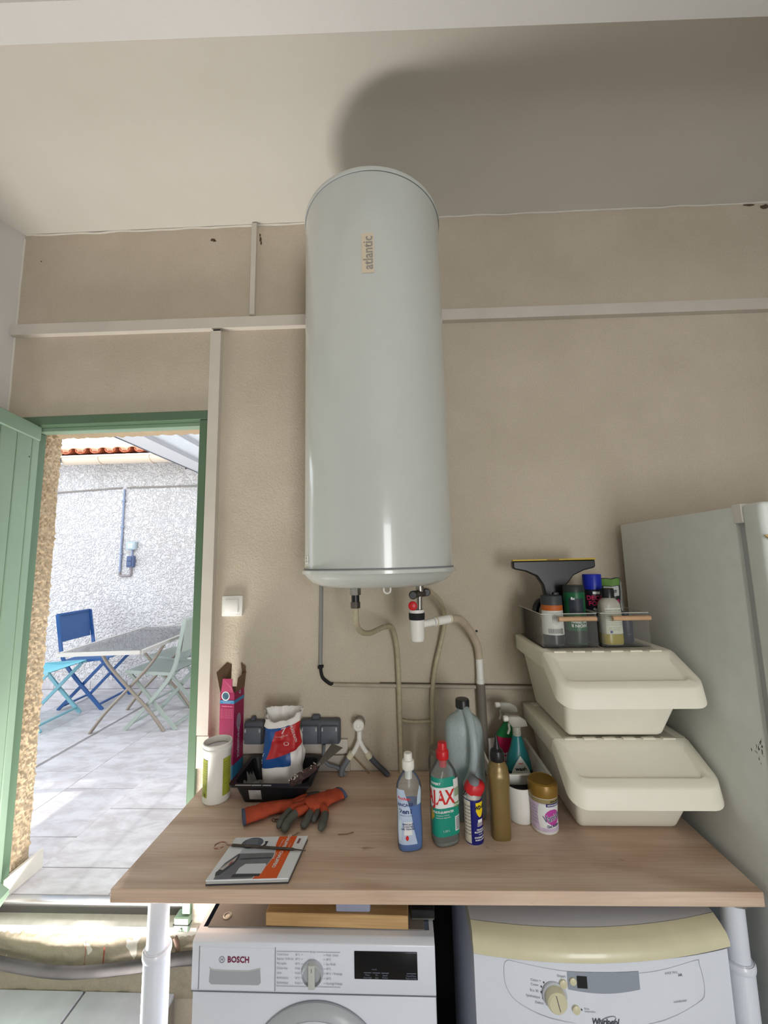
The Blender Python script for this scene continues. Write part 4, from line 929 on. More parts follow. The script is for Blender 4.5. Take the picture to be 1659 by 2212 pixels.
# plaster bag
t = thing('plaster_bag', 'open white, red and blue plaster bag standing in the black trough', 'bag', (-.445, 1.497, TZ + .010), .10)
BHt = .262
def bagP(a, v, off=0):
    z = v * BHt
    rx = .068 - .004 * v + .004 * math.sin(6 * v); ry = .036 + .006 * math.sin(PI * v) - .006 * v
    if v < .05: rx -= (.05 - v) * .12; ry -= (.05 - v) * .1
    e = 3.2
    c, sn = math.sin(a), -math.cos(a)
    r = 1.0 / ((abs(c) ** e + abs(sn) ** e) ** (1 / e))
    cr = nz(c * 2.2, sn * 2.2, v * 6) * .010 * min(1, v * 3) + nz(c * 6, sn * 6, v * 14 + 3) * .0035 * min(1, v * 2)
    if v > .9: z += (nz(c * 2, sn * 2, 9) * .010 + nz(c * 7, sn * 7, 2) * .004) * (v - .9) * 10
    z -= .035 * max(0, -sn) * max(0, v - .6) * 2.2 * (1 - .5 * c)        # the front lip is torn lower
    return ((rx + cr + off) * c * r, (ry + cr * .8 + off) * sn * r, z)
mb = MB(); N_ = 64; VV = 40
mb.rings([[bagP(2 * PI * j / N_, i / VV) for j in range(N_)] for i in range(VV + 1)], True, False)
mb.rings([[bagP(2 * PI * j / N_, 1 - i * .03, -.0025 - .0015 * i) for j in range(N_)] for i in range(8)], False, True)
bag = obj('sack', mb, mat('white_paper_film', (222, 218, 214), .45, .4), t, nofix=True, smooth=70)
def bagpatch(fn, na, nv, m, nm, off=.0009):
    mb = MB(); mb.grid(lambda u, v: bagP(*fn(u, v), off), na, nv); return obj(nm, mb, m, t, nofix=True, smooth=70)
BL = mat('ultramarine_print', (34, 76, 138), .4, noise=.12, nscale=10); RD = mat('brick_red_print', (176, 38, 42), .4, noise=.1, nscale=10)
bagpatch(lambda u, v: (-1.75 + u * 2.2, .29 + .035 * u ** 2 + v * (.60 - .02 * u)), 26, 20, BL, 'blue_print')
bagpatch(lambda u, v: (-.62 + u * 1.85 + .25 * v * (1 - u), .42 + .16 * u ** 1.5 + v * (.40 + .10 * u - .16 * u ** 1.5)), 24, 18, RD, 'red_print', .0016)
bagpatch(lambda u, v: (-PI + u * 2 * PI, .885 + v * .115), 60, 5, mat('white_paper_film', (222, 218, 214), .45), 'torn_lip', .0022)
def bT(a0, v0, rot=0, sc=1.0):
    c_, s_ = math.cos(rot), math.sin(rot)
    return lambda u, v: bagP(a0 + (u * c_ - v * s_) / .058, v0 + (u * s_ + v * c_) / BHt, .0026)
texts([('7', .034, bT(.10, .82), 1, .0005, 'CENTER'), ('PLACO PLATRE', .010, bT(.62, .74, -1.35), 1, .0003, 'CENTER'), ('montage facile', .007, bT(.0, .735, .1), 1, 0, 'CENTER'), ('O', .022, bT(.26, .60), 1, 0, 'CENTER')], mat('soft_white_print', (214, 190, 190), .5), t)
texts([('PLACO', .022, lambda u, v: bagP(1.35 - v / .05, .21 - u / BHt * .9, .0026), 1, .0006, 'CENTER')], BL, t)
mb = MB()
for k in range(22):
    a = -1.5 + random.random() * .7; v = .31 + random.random() * .2; q = random.uniform(.01, .045)
    mb.add([bagP(a, v, .0022), bagP(a + q, v + q * .1, .0022), bagP(a + q * .8, v + q * .5, .0022), bagP(a - q * .2, v + q * .4, .0022)], [(0, 1, 2, 3)])
obj('white_fleck', mb, M_TEXTW, t, nofix=True, smooth=0)

# trowel / putty knife across the tray corner
t = thing('putty_knife', 'plaster-crusted putty knife with dark handle resting on the trough corner', 'putty knife', (-.355, 1.408, TZ + .078))
mb = MB(); mb.tube(smooth_path([(-.028, -.030, .004), (-.01, -.012, .010), (.018, .014, .016), (.04, .038, .021)]), [.012] * 6 + [.0135] * 7 + [.012] * 3 + [.010] * 3, 12)
obj('handle', mb, mat('crusted_handle', (70, 52, 52), .7, noise=.6, nscale=90, bump=.6, bscale=120), t)
mb = MB(); mb.tube([(.04, .038, .021), (.052, .05, .025)], .004, 8); obj('tang', mb, M_METAL, t)
mb = MB(); a = Vector((.05, .048, .024)); d_ = Vector((.052, .072, .032)).normalized(); sd_ = Vector((.8, -.6, 0)).normalized()
mb.add([a - sd_ * .010, a + sd_ * .010, a + d_ * .09 + sd_ * .030, a + d_ * .09 - sd_ * .026, a - sd_ * .010 + Vector((0, 0, .0015)), a + sd_ * .010 + Vector((0, 0, .0015)), a + d_ * .09 + sd_ * .030 + Vector((0, 0, .0015)), a + d_ * .09 - sd_ * .026 + Vector((0, 0, .0015))], [(3, 2, 1, 0), (4, 5, 6, 7), (0, 1, 5, 4), (1, 2, 6, 5), (2, 3, 7, 6), (3, 0, 4, 7)])
obj('blade', mb, mat('dull_blade', (112, 110, 106), .5, metal=.5), t, smooth=0)
mb = MB()
for k in range(30):
    p = Vector((-.028, -.030, .004)).lerp(Vector((.04, .038, .021)), random.random()) + Vector((random.uniform(-.009, .009), random.uniform(-.009, .005), .010 + random.uniform(0, .004)))
    mb.lathe([(.0025, -.001), (.002, .001), (.0005, .002)], p, 6)
obj('plaster_crust', mb, mat('crust_white', (186, 180, 172), .9), t)

# ---- gloves
def finger(pts, r, w=1.0): return smooth_path(pts, 5), r
ORG = mat('orange_knit', (178, 78, 54), .85, .2, noise=.12, nscale=40, bump=.5, bscale=420, bdist=.0015)
GRY = mat('grey_latex', (84, 84, 80), .6, .3, noise=.1, nscale=30, bump=.2, bscale=150)
CUF = mat('slate_cuff', (78, 86, 112), .8)
def flat_tube(mb, pts, rw, rh, n=14):
    """tube with an oval section lying flat"""
    P_ = [Vector(p) for p in pts]; R = []
    for i, p in enumerate(P_):
        T = (P_[min(i + 1, len(P_) - 1)] - P_[max(i - 1, 0)]).normalized(); sd = T.cross(Vector((0, 0, 1))).normalized(); nn = sd.cross(T)
        a = rw[i] if isinstance(rw, list) else rw; b = rh[i] if isinstance(rh, list) else rh
        R.append([p + sd * a * math.cos(2 * PI * j / n) + nn * b * math.sin(2 * PI * j / n) for j in range(n)])
    q = [[p + (p - sum(r_, Vector()) / n) * (.16 * nz(p.x * 55, p.y * 55, p.z * 60) + .10 * nz(p.x * 120, p.y * 120, 3)) for j, p in enumerate(r_)] for r_ in R]
    mb.rings(q, True, True); return mb
def glove(label, loc, rz, fingers, palm, cuffpts):
    t = thing('work_glove', label, 'glove', loc, rz, 'orange and grey work gloves')
    # palm, flattened, from the cuff to the knuckles
    mb = MB(); p = smooth_path([q[:3] for q in palm], 5); n = len(p)
    def lerp_list(idx):
        out = []
        for i in range(n):
            k = i / (n - 1) * (len(palm) - 1); a = int(min(k, len(palm) - 2)); out.append(palm[a][idx] + (palm[a + 1][idx] - palm[a][idx]) * (k - a))
        return out
    flat_tube(mb, p, lerp_list(3), lerp_list(4), 20); obj('palm', mb, ORG, t, smooth=60)
    mb = MB(); a, b_, ra, rb = cuffpts; flat_tube(mb, [a, b_], ra, rb, 20); obj('cuff_band', mb, CUF, t, smooth=60)
    for pts, r, split in fingers:
        P_ = smooth_path(pts, 6); m_ = len(P_); k = int(m_ * split)
        rr = [r * (1.0 if i < m_ - 3 else (.9, .66, .25)[i - (m_ - 3)]) for i in range(m_)]
        f_ = None
        if k > 1:
            mb = MB(); mb.tube(P_[:k + 1], [q * 1.03 for q in rr[:k + 1]], 12); f_ = obj('finger', mb, ORG, t, smooth=60)
        mb = MB(); mb.tube(P_[k:], rr[k:], 12); obj('finger_coating', mb, GRY, f_ or t, smooth=60)
    return t
# front glove: cuff at upper right, fingers towards the lower left
glove('orange and grey work glove lying in front, cuff to the right', (-.305, 1.375, TZ), 0,
      [([(-.035, -.012, .022), (-.060, -.035, .026), (-.078, -.070, .022), (-.088, -.105, .013)], .0115, .45),
       ([(-.020, -.030, .022), (-.042, -.055, .027), (-.060, -.088, .022), (-.066, -.120, .0125)], .0122, .42),
       ([(.0, -.030, .018), (-.004, -.055, .020), (-.010, -.080, .014), (-.016, -.097, .0115)], .0110, .25),
       ([(.016, -.025, .014), (.016, -.048, .014), (.010, -.070, .011)], .0100, .1),
       ([(.022, -.006, .018), (.040, -.034, .021), (.046, -.070, .018), (.040, -.112, .0125)], .0120, .5)],
      [(.072, .072, .014, .030, .012), (.045, .050, .017, .030, .014), (.018, .020, .020, .036, .017), (-.008, -.004, .021, .038, .018), (-.024, -.020, .02, .030, .015)],
      ((.071, .071, .014), (.077, .077, .014), .0315, .0135))
# rear glove: cuff at the lower left, fingers reaching right under the tray edge
glove('orange and grey work glove lying behind, cuff to the left', (-.435, 1.352, TZ), 0,
      [([(.055, .030, .018), (.085, .052, .022), (.110, .075, .017), (.135, .095, .011)], .0105, .45),
       ([(.060, .020, .018), (.092, .038, .022), (.125, .060, .018), (.155, .078, .011)], .0105, .40),
       ([(.060, .008, .018), (.090, .016, .020), (.120, .028, .016), (.140, .034, .011)], .0108, .15),
       ([(.050, -.004, .016), (.080, -.004, .018), (.106, .0, .012)], .0100, .1)],
      [(-.078, -.032, .016, .034, .013), (-.045, -.016, .018, .034, .015), (-.005, .002, .019, .028, .015), (.030, .014, .019, .026, .014), (.060, .020, .018, .030, .013)],
      ((-.077, -.0315, .016), (-.084, -.035, .016), .0365, .0145))
# crumpled curls of wire / chain
mb = MB(); pts = []
for k in range(70):
    a = k * .55; pts.append((-.425 + k * .0010 + .008 * math.cos(a), 1.318 + k * .0004 + .007 * math.sin(a), TZ + .0035 + .002 * math.sin(a * .7)))
mb.tube(smooth_path(pts, 2), .0012, 5); tag(obj('wire_coil', mb, M_DARKMETAL, smooth=60), 'small tangle of thin metal wire in front of the gloves', 'wire')

# ---- booklet with poker hook
t = thing('booklet', 'white and orange instruction booklet with grey stove pictures on the table', 'booklet', (-.404, 1.156, TZ), .05)
bw, bd = .104, .0765
def brect(x0, x1, y0, y1, z0, z1):
    sh = -.010   # slight shear of the stacked pages
    return [(x0 - sh * y0 / bd, y0, z0), (x1 - sh * y0 / bd, y0, z0), (x1 - sh * y1 / bd, y1, z0), (x0 - sh * y1 / bd, y1, z0)], z1
def slab(x0, x1, y0, y1, z0, z1, m, nm, par):
    q, _ = brect(x0, x1, y0, y1, z0, z1); mb = MB(); mb.rings([[(a, b, z0) for a, b, c in q], [(a, b, z1) for a, b, c in q]]); return obj(nm, mb, m, par, smooth=0)
slab(-bw, bw, -bd, bd, .0005, .0035, mat('dark_cover', (52, 54, 60), .5), 'back_cover', t)
slab(-bw + .001, bw - .001, -bd + .001, bd - .001, .0035, .0105, mat('page_edges', (178, 178, 176), .8, noise=.2, nscale=600, stretch=(.02, .02, 1)), 'pages', t)
slab(-bw, bw, -bd, bd, .0105, .013, mat('booklet_cover', (226, 230, 236), .3, .5), 'front_cover', t)
CZ = .0133
def flatpoly(pts, m, nm, z=CZ, par=None):
    mb = MB(); mb.add([(x - (-.010) * y / bd, y, z) for x, y in pts], [tuple(range(len(pts)))]); return obj(nm, mb, m, par or t, smooth=0, nofix=True)
def arc(cx_, cy_, rx, ry, a0, a1, n=12): return [(cx_ + rx * math.cos(math.radians(a0 + (a1 - a0) * k / n)), cy_ + ry * math.sin(math.radians(a0 + (a1 - a0) * k / n))) for k in range(n + 1)]
flatpoly([(.022, bd - .0005), (.074, bd - .0005), (.074, -bd + .0005), (.012, -bd + .0005), (.022, -.055), (.032, -.03), (.037, -.003), (.034, .02), (.025, .042)], mat('orange_cover_print', (222, 92, 34), .35), 'orange_panel')
flatpoly([(-.085, -.075), (.010, -.074), (.022, -.055), (.031, -.03), (.0355, -.003), (.033, .012), (-.065, .012), (-.085, -.02), (-.09, -.05)], mat('photo_grey', (112, 116, 124), .35, noise=.15, nscale=20), 'stove_photo')
flatpoly([(-.062, .012), (.033, .012), (.030, .030), (-.062, .030)], mat('photo_pale', (186, 192, 202), .35), 'photo_band', CZ + .0001)
flatpoly(arc(-.045, .052, .03, .022, 0, 360, 24)[:-1], mat('slate_blob', (92, 102, 116), .35), 'slate_bubble', CZ + .0001)
flatpoly([(-.092, -.052), (-.070, -.002), (-.060, .012), (-.056, -.004), (-.058, -.025), (-.078, -.062), (-.088, -.064)], mat('photo_dark', (58, 62, 70), .35), 'stove_front', CZ + .0001)
flatpoly([(-.088, -.042), (-.068, -.006), (-.062, .004), (-.062, -.014), (-.078, -.045)], mat('photo_light', (186, 180, 178), .35), 'stove_panel', CZ + .0002)
flatpoly([(-.072, -.02), (-.066, -.012), (-.066, -.024), (-.072, -.03)], mat('stove_red', (160, 90, 90), .35), 'stove_window', CZ + .0003)
flatpoly([(-.038, -.058), (-.038, -.04), (-.028, -.026), (.026, -.026), (.030, -.034), (.028, -.060)], mat('photo_white', (208, 214, 224), .35), 'stove_panel', CZ + .0001)
flatpoly([(-.044, -.070), (.026, -.068), (.026, -.060), (-.044, -.060)], mat('photo_dark', (58, 62, 70), .35), 'stove_foot', CZ + .0001)
flatpoly([(-.012, .040), (-.002, .040), (-.002, .058), (-.012, .058), (-.008, .049)], mat('photo_dark', (58, 62, 70), .35), 'small_icon', CZ + .0001)
flatpoly([(-.050, -.006), (.032, -.004), (.032, -.008), (-.050, -.010)], mat('photo_dark', (58, 62, 70), .35), 'photo_line', CZ + .0002)
rotT = lambda x0, y0, s=1: (lambda u, v: (x0 + v + .010 * (y0 - u) / bd, y0 - u, CZ + .0006))
texts([('CHAUFFEO', .0125, rotT(.051, .052), .95, .0004, 'CENTER'), ('CHAUFFEO', .0125, rotT(.051, -.012), .95, .0004, 'CENTER'), ('Poele a bois', .007, rotT(.039, .045), 1, 0, 'CENTER'), ('NOTICE', .006, rotT(.039, 0), 1, 0, 'CENTER'), ('installation utilisation', .004, rotT(.066, .03), 1, 0, 'CENTER')], M_TEXTW, t)
texts([('IIIIIIIII', .009, rotT(.085, .055), 1, .0004, 'CENTER')], mat('plum_print', (130, 60, 90), .5), t)
mb = MB()
for k in range(4): mb.add([(-.058 + k * .001, .066 - k * .006, CZ + .0004), (-.026 + k * .001, .066 - k * .006, CZ + .0004), (-.026 + k * .001, .0665 - k * .006, CZ + .0004), (-.058 + k * .001, .0665 - k * .006, CZ + .0004)], [(0, 1, 2, 3)])
obj('caption_lines', mb, M_TEXTW, t, smooth=0, nofix=True)
t = thing('hooked_poker', 'thin dark metal poker with a looped end lying across the booklet', 'poker', (-.41, 1.19, TZ))
mb = MB(); mb.tube([(-.088, .002, .0168), (.09, -.012, .0168)], .0034, 10); mb.tube([(.09, -.012, .0168), (.125, -.0148, .0155)], [.0022, .0012], 8); obj('rod', mb, M_DARKMETAL, t)
mb = MB(); mb.tube(smooth_path([(-.088, .002, .0168), (-.102, .004, .0168), (-.110, .012, .017), (-.125, .013, .017), (-.136, .002, .017), (-.132, -.010, .017), (-.120, -.011, .017), (-.110, -.004, .0168)]), .0021, 8); f = obj('loop', mb, mat('copper_tint', (176, 140, 128), .3, metal=.9), t, smooth=60); f['label'] = 'bare copper-coloured loop'
mb = MB(); mb.tube([(-.21, 1.262, TZ + .0016), (-.185, 1.264, TZ + .0018), (-.165, 1.272, TZ + .002)], .0011, 5); tag(obj('straw', mb, mat('straw_brown', (120, 92, 62), .8)), 'thin dry straw lying on the middle of the table', 'straw')

# ------------------------------------------------------------------ bottles on the table, middle
CL = clear('clear_bottle', (.90, .93, .93, 1), .10, .18)
# blue rinse aid
t = thing('rinse_bottle', 'clear bottle half full of bright blue liquid with a white cap, nearest the table front', 'bottle', (.002, 1.218, TZ), .18)
L = Loft(curve_secs([(0, .030, .019, 2.6), (.006, .0345, .0225, 2.6), (.05, .0355, .024, 2.6), (.10, .034, .0235, 2.4), (.14, .036, .024, 2.4), (.165, .0345, .0225, 2.3), (.185, .026, .018, 2), (.200, .0145, .0135, 2), (.214, .0125, .0125, 2)]))
obj('shell', L.mesh(44, cap1=False), CL, t)
obj('liquid', L.mesh(44, off=-.0008, z0=.002, z1=.118), mat('blue_liquid', (22, 98, 176), .15, .5), t)
mb = MB(); mb.lathe([(.0165, .205), (.0175, .207), (.0175, .226), (.016, .229), (.0125, .230), (.0118, .246), (.0105, .248), (.002, .248)], n=28); obj('cap', mb, M_PLASTIC_W, t)
mb = MB(); mb.lathe([(.010, .180), (.011, .205)], n=20); obj('neck_insert', mb, M_PLASTIC_W, t)
sh = lambda v: (0.02 + .10 * (1 - v) ** 6, .62 + .25 * (1 - v) ** 2 - .55 * max(0, v - .55) ** 1.2)
g = obj('label', L.patch(-1.35, .72, .020, .160, .0009, 18, 22, sh), mat('pale_blue_label', (186, 202, 226), .4, noise=.08, nscale=20), t, nofix=True)
texts([('Auchan', .0105, L.T(-.55, .138, tilt=-.12), 1, .0003, 'CENTER')], M_REDP, g)
texts([('RINCAGE', .0105, L.T(-.48, .121), .85, .0004, 'CENTER'), ('2en1', .0165, L.T(-.42, .104), 1, .0006, 'CENTER'), ('brillance sechage', .0048, L.T(-.40, .094), 1, 0, 'CENTER')], mat('navy_print', (48, 58, 110), .5), g)
mb = L.patch(-.55, .05, .045, .078, .0014, 6, 4); obj('info_panel', mb, M_TEXTW, g, nofix=True)
texts([('EFFICACE\nCONTRE\nLES TRACES', .006, L.T(-.25, .066), 1, .0002, 'CENTER')], mat('navy_print', (48, 58, 110), .5), g).location = (0, -.0006, 0)
obj('fork_picture', L.patch(-1.15, -.68, .030, .082, .0014, 6, 6, lambda v: (.1 + .2 * abs(v - .5), .9 - .2 * abs(v - .5))), mat('icy_print', (206, 222, 236), .4), g, nofix=True)
mb = L.patch(-.45, -.20, .030, .045, .0016, 4, 4, lambda v: (.5 - .5 * math.sin(PI * v), .5 + .5 * math.sin(PI * v))); obj('red_leaf', mb, M_REDP, g, nofix=True)
obj('back_label', L.patch(.55, 1.35, .11, .165, -.0012, 8, 8, lambda v: (.5 - .5 * (1 - v ** 4), .5 + .5 * (1 - v ** 4))), mat('icy_print', (206, 222, 236), .4), t, nofix=True)

# AJAX
t = thing('cleaner_bottle', 'clear floor-cleaner bottle with red cap and green label lettered in big red capitals', 'bottle', (.103, 1.242, TZ), .32)
L = Loft(curve_secs([(0, .030, .022, 3), (.008, .038, .029, 3), (.05, .0395, .030, 3), (.12, .0395, .030, 3), (.165, .0395, .030, 2.8), (.185, .037, .028, 2.5), (.205, .026, .022, 2.1), (.220, .0155, .0155, 2), (.232, .0135, .0135, 2)]))
obj('shell', L.mesh(48, cap1=False), CL, t)
mb = MB(); mb.lathe([(.0175, .222), (.0185, .224), (.0185, .242), (.0165, .246), (.014, .248), (.0135, .262), (.012, .266), (.002, .267)], n=28); obj('cap', mb, M_RED, t)
mb = MB(); mb.lathe([(.011, .200), (.0125, .222)], n=20); obj('neck_insert', mb, M_RED, t)
obj('residue', L.mesh(48, off=-.001, z0=.002, z1=.012), mat('grey_residue', (120, 122, 116), .3), t)
TEAL = mat('label_teal', (24, 142, 122), .4)
g = obj('label', L.patch(-1.5, 1.0, .030, .182, .0008, 24, 14, lambda v: (0, 1 - max(0, v - .85) * 1.2)), TEAL, t, nofix=True)
obj('white_band', L.patch(-1.5, .40, .104, .158, .0013, 20, 6), M_TEXTW, g, nofix=True)
texts([('AJAX', .052, L.T(-.62, .1305, .0018), .62, .0012, 'CENTER')], M_REDP, g)
texts([('MULTI-SURFACES', .0075, L.T(-.40, .094, .0018), .9, .0003, 'CENTER'), ('fraicheur intense', .0045, L.T(-.40, .086, .0018), 1, 0, 'CENTER'), ('nettoie et degraisse', .0045, L.T(-.40, .080, .0018), 1, 0, 'CENTER'), ('1,25 L', .007, L.T(-.2, .045, .0018), 1, 0, 'CENTER'), ('EXPERT', .008, L.T(-.9, .168, .0018), 1, .0003, 'CENTER')], M_TEXTW, g)
obj('side_panel', L.patch(.42, 1.0, .108, .175, .0013, 6, 4), mat('label_white', (214, 214, 212), .5), g, nofix=True)
obj('green_info', L.patch(.46, .98, .130, .152, .0018, 6, 3), mat('sage_print', (140, 158, 128), .5), g, nofix=True)
obj('green_tag', L.patch(.40, 1.0, .102, .114, .0018, 6, 2), mat('leaf_print', (88, 132, 60), .5), g, nofix=True)
texts([('OXYGENE', .008, L.T(.7, .108, .0023), .8, .0003, 'CENTER')], M_TEXTW, g)
bc = obj('barcode_panel', L.patch(.45, 1.0, .040, .078, .0013, 6, 3), M_TEXTW, g, nofix=True)
mb = MB()
for k in range(12):
    z_ = .043 + k * .0028; mb.grid(lambda u, v: L.P(.50 + u * .44, z_ + v * random.choice((.0014, .0018)), .0018), 5, 1)
obj('barcode', mb, M_TEXTG, g, nofix=True, smooth=0)
obj('flower_print', L.patch(-1.45, -1.0, .068, .100, .0013, 6, 4, lambda v: (0, .3 + .7 * math.sin(PI * v))), mat('yellow_flower', (196, 162, 56), .5, noise=.3, nscale=80), g, nofix=True)

# WD-40
t = thing('lubricant_can', 'blue and yellow spray lubricant can with a red swivel nozzle', 'aerosol', (.186, 1.246, TZ), .12)
L = Loft([(0, .0235, .0235), (.002, .0265, .0265), (.118, .0265, .0265), (.126, .024, .024), (.131, .018, .018)])
obj('body', L.mesh(40, z1=.118), mat('deep_blue_can', (24, 28, 112), .25, .5), t)
mb = MB(); mb.lathe([(.0265, .118), (.0268, .119), (.0268, .1205), (.0235, .125), (.019, .131)], n=36, cap0=False); obj('steel_rim', mb, M_ALU, t)
mb = MB(); mb.lathe([(.0268, .0), (.0268, .003)], n=36); obj('base_rim', mb, M_ALU, t)
g = obj('cream_panel', L.patch(-1.5, -.55, .006, .116, .0005, 10, 2), mat('cream_print', (206, 202, 186), .4), t, nofix=True)
texts([('usage multi', .006, (lambda z_: L.T(-1.0, z_, .0009))(.03 + k * .009), 1, 0, 'CENTER') for k in range(9)], M_TEXTK, g)
obj('shield', L.patch(.02, .98, .074, .112, .0007, 10, 10, lambda v: (.5 - .5 * min(1, (v + .02) * 2.2) ** .5, .5 + .5 * min(1, (v + .02) * 2.2) ** .5)), mat('shield_yellow', (236, 206, 24), .35), t, nofix=True)
texts([('WD-40', .0135, L.T(.52, .0985, .0012), .78, .0008, 'CENTER')], mat('print_navyblack', (20, 22, 60), .4), t)
obj('white_badge', L.patch(.2, .8, .060, .068, .0007, 6, 2), M_TEXTW, t, nofix=True); obj('grey_badge', L.patch(.12, .86, .050, .060, .0007, 6, 2), mat('badge_silver', (160, 150, 160), .4), t, nofix=True)
texts([('PRODUIT', .0058, L.T(.5, .042, .0009), 1, .0002, 'CENTER'), ('MULTIFONCTION', .0058, L.T(.5, .036, .0009), .8, .0002, 'CENTER'), ('lubrifie', .0052, L.T(.5, .030, .0009), 1, 0, 'CENTER'), ('SYSTEME PRO', .0058, L.T(.45, .022, .0009), 1, .0002, 'CENTER'), ('double position', .0052, L.T(.45, .016, .0009), 1, .0002, 'CENTER')], M_TEXTW, t)
obj('red_stripe', L.patch(1.0, 1.16, .006, .112, .0006, 3, 2), mat('stripe_crimson', (120, 24, 52), .4), t, nofix=True)
# tilted smart nozzle
nz_m = Matrix.Translation((.003, 0, .138)) @ Matrix.Rotation(math.radians(24), 4, 'Y')
mb = MB(); mb.rings([[(x, y, z) for x, y in rrect(-w, w2, -d, d, r, r, 6)] for w, w2, d, r, z in ((.022, .022, .020, .018, -.014), (.026, .028, .022, .020, -.004), (.024, .030, .022, .020, .010), (.016, .028, .019, .016, .020), (.006, .022, .012, .010, .026))]); mb.tr(nz_m); obj('nozzle', mb, M_RED, t, smooth=60)
mb = MB(); mb.rings([[(x - .004, y, z) for x, y in rrect(-w, w, -d, d, r, r, 6)] for w, d, r, z in ((.018, .0205, .016, .006), (.016, .0205, .014, .019), (.010, .015, .009, .0285))]); mb.tr(nz_m); obj('nozzle_inset', mb, M_GREY_P, t, smooth=60)
mb = MB(); mb.tube([(-.027, -.004, .125), (-.021, -.008, .137)], .002, 6); obj('straw_clip', mb, M_BLACK, t)
mb = MB(); mb.tube([(.027, -.002, .117), (.026, 0, .135)], .002, 6); obj('straw_clip', mb, M_BLACK, t)

# gold oil bottle
t = thing('oil_bottle', 'golden brown oil bottle with a pointed black spout', 'bottle', (.266, 1.262, TZ), .05)
L = Loft(curve_secs([(0, .024, .020, 3), (.005, .0275, .023, 3), (.06, .028, .024, 3), (.12, .029, .025, 3), (.155, .031, .027, 2.8), (.168, .0315, .0275, 2.6), (.178, .030, .026, 2.4), (.192, .0275, .024, 2.2), (.205, .020, .019, 2), (.212, .017, .017, 2)]))
obj('body', L.mesh(44), mat('olive_gold', (128, 108, 66), .28, .5, metal=.25), t)
mb = MB(); mb.lathe([(.0185, .206), (.0205, .209), (.0205, .226), (.018, .235), (.010, .241), (.0075, .250), (.004, .266), (.0028, .277), (.001, .279)], n=28); obj('spout_cap', mb, M_BLACK, t)

# translucent jug
t = thing('water_jug', 'large translucent pale blue jug with a black screw cap and moulded handle', 'jug', (.185, 1.368, TZ), .1)
L = Loft(curve_secs([(0, .050, .040, 3.2), (.01, .058, .046, 3.2), (.10, .060, .048, 3.2), (.22, .060, .048, 3.2), (.262, .058, .046, 3), (.285, .048, .038, 2.6), (.302, .026, .024, 2), (.312, .0185, .0185, 2), (.33, .018, .018, 2)]))
obj('shell', L.mesh(48), clear('frosted_jug', (.70, .80, .82, 1), .40, .10, .25), t)
obj('liquid', L.mesh(48, off=-.0015, z0=.004, z1=.110), mat('teal_liquid', (58, 122, 126), .3, .4), t)
mb = MB(); mb.lathe([(.021, .318), (.0225, .320), (.0225, .341), (.0205, .345), (.002, .346)], n=28); cp = obj('cap', mb, M_BLACK, t)
mb = MB(); mb.tube(smooth_path([(.006, -.015, .316), (.010, -.044, .30), (.012, -.072, .25), (.010, -.078, .20), (.002, -.070, .15), (-.010, -.052, .11)]), [.013] * 10 + [.0125] * 10 + [.012] * 5 + [.013] * 6, 14); obj('handle', mb, mat('frosted_handle', (176, 190, 192), .35, .4, trans=.2), t, smooth=60)
# glass behind
t = thing('glass_jar', 'plain clear glass jar hidden behind the pale blue jug', 'jar', (.115, 1.50, TZ))
mb = MB(); mb.lathe([(.036, 0), (.04, .006), (.04, .10), (.036, .115), (.034, .12)], n=32, cap1=False); obj('glass', mb, CL, t)
mb = MB(); mb.lathe([(.036, .12), (.036, .134), (.034, .137)], n=32); obj('lid', mb, mat('smoky_lid', (140, 130, 118), .4, trans=.3), t)

# white basket with two spray bottles, and cup
t = thing('storage_basket', 'white plastic basket with sloping sides behind the golden bottle', 'basket', (.362, 1.475, TZ))
def qr(w0, w1, y0, y1, z, ins=0): return [(w1 - ins, y0 + ins, z), (w1 - ins, y1 - ins, z), (w0 + ins, y1 - ins, z), (w0 + ins, y0 + ins, z)]
mb = MB(); mb.rings([qr(-.07, .058, -.085, .105, .001), qr(-.092, .082, -.122, .132, .118), qr(-.095, .088, -.126, .135, .119), qr(-.095, .088, -.126, .135, .122), qr(-.092, .082, -.122, .132, .122, .0035), qr(-.07, .058, -.085, .105, .004, .0035)])
ob = obj('basket_wall', mb, M_PLASTIC_W, t, smooth=20)
t = thing('plastic_cup', 'small white plastic cup with a dark inside in front of the white basket', 'cup', (.348, 1.345, TZ), 0)
mb = MB(); mb.lathe([(.034, .0), (.037, .003), (.0445, .100), (.0445, .103), (.0425, .103), (.037, .03)], (0, 0, 0), 36, cap1=False); obj('cup_wall', mb, M_PLASTIC_W, t)
mb = MB(); mb.lathe([(.0415, .094), (.03, .086), (.001, .084)], n=28, cap0=False); obj('dark_contents', mb, mat('inky_black', (14, 20, 24), .3, noise=.4, nscale=50), t)

def trigger(t, m, z, flip=1, s=1.0):
    mb = MB(); mb.lathe([(.0135 * s, z), (.014 * s, z + .004), (.0135 * s, z + .026 * s), (.012 * s, z + .030 * s)], n=24); obj('collar', mb, m, t)
    mb = MB(); mb.hull([(x * s * 1, y * s, z + zz * s) for x, zz in ((-.016, .028), (.012, .028), (.026, .040), (.038, .030), (.032, .050), (.010, .064), (-.02, .066), (-.030, .062), (-.030, .048)) for y in (-.009, .009)], .004, 2); hd = obj('spray_head', mb, m, t, smooth=50)
    mb = MB(); mb.lathe([(.0085 * s, 0), (.0095 * s, -.004 * s), (.0095 * s, -.014 * s), (.008 * s, -.016 * s)], (-.028 * s, 0, z + .056 * s), 16, axis='x'); obj('nozzle', mb, M_PLASTIC_W, hd)
    mb = MB(); mb.tube(smooth_path([(-.018 * s, 0, z + .050 * s), (-.026 * s, 0, z + .036 * s), (-.025 * s, 0, z + .022 * s), (-.031 * s, 0, z + .006 * s)]), [.004 * s] * 19, 8); obj('lever', mb, m, hd)
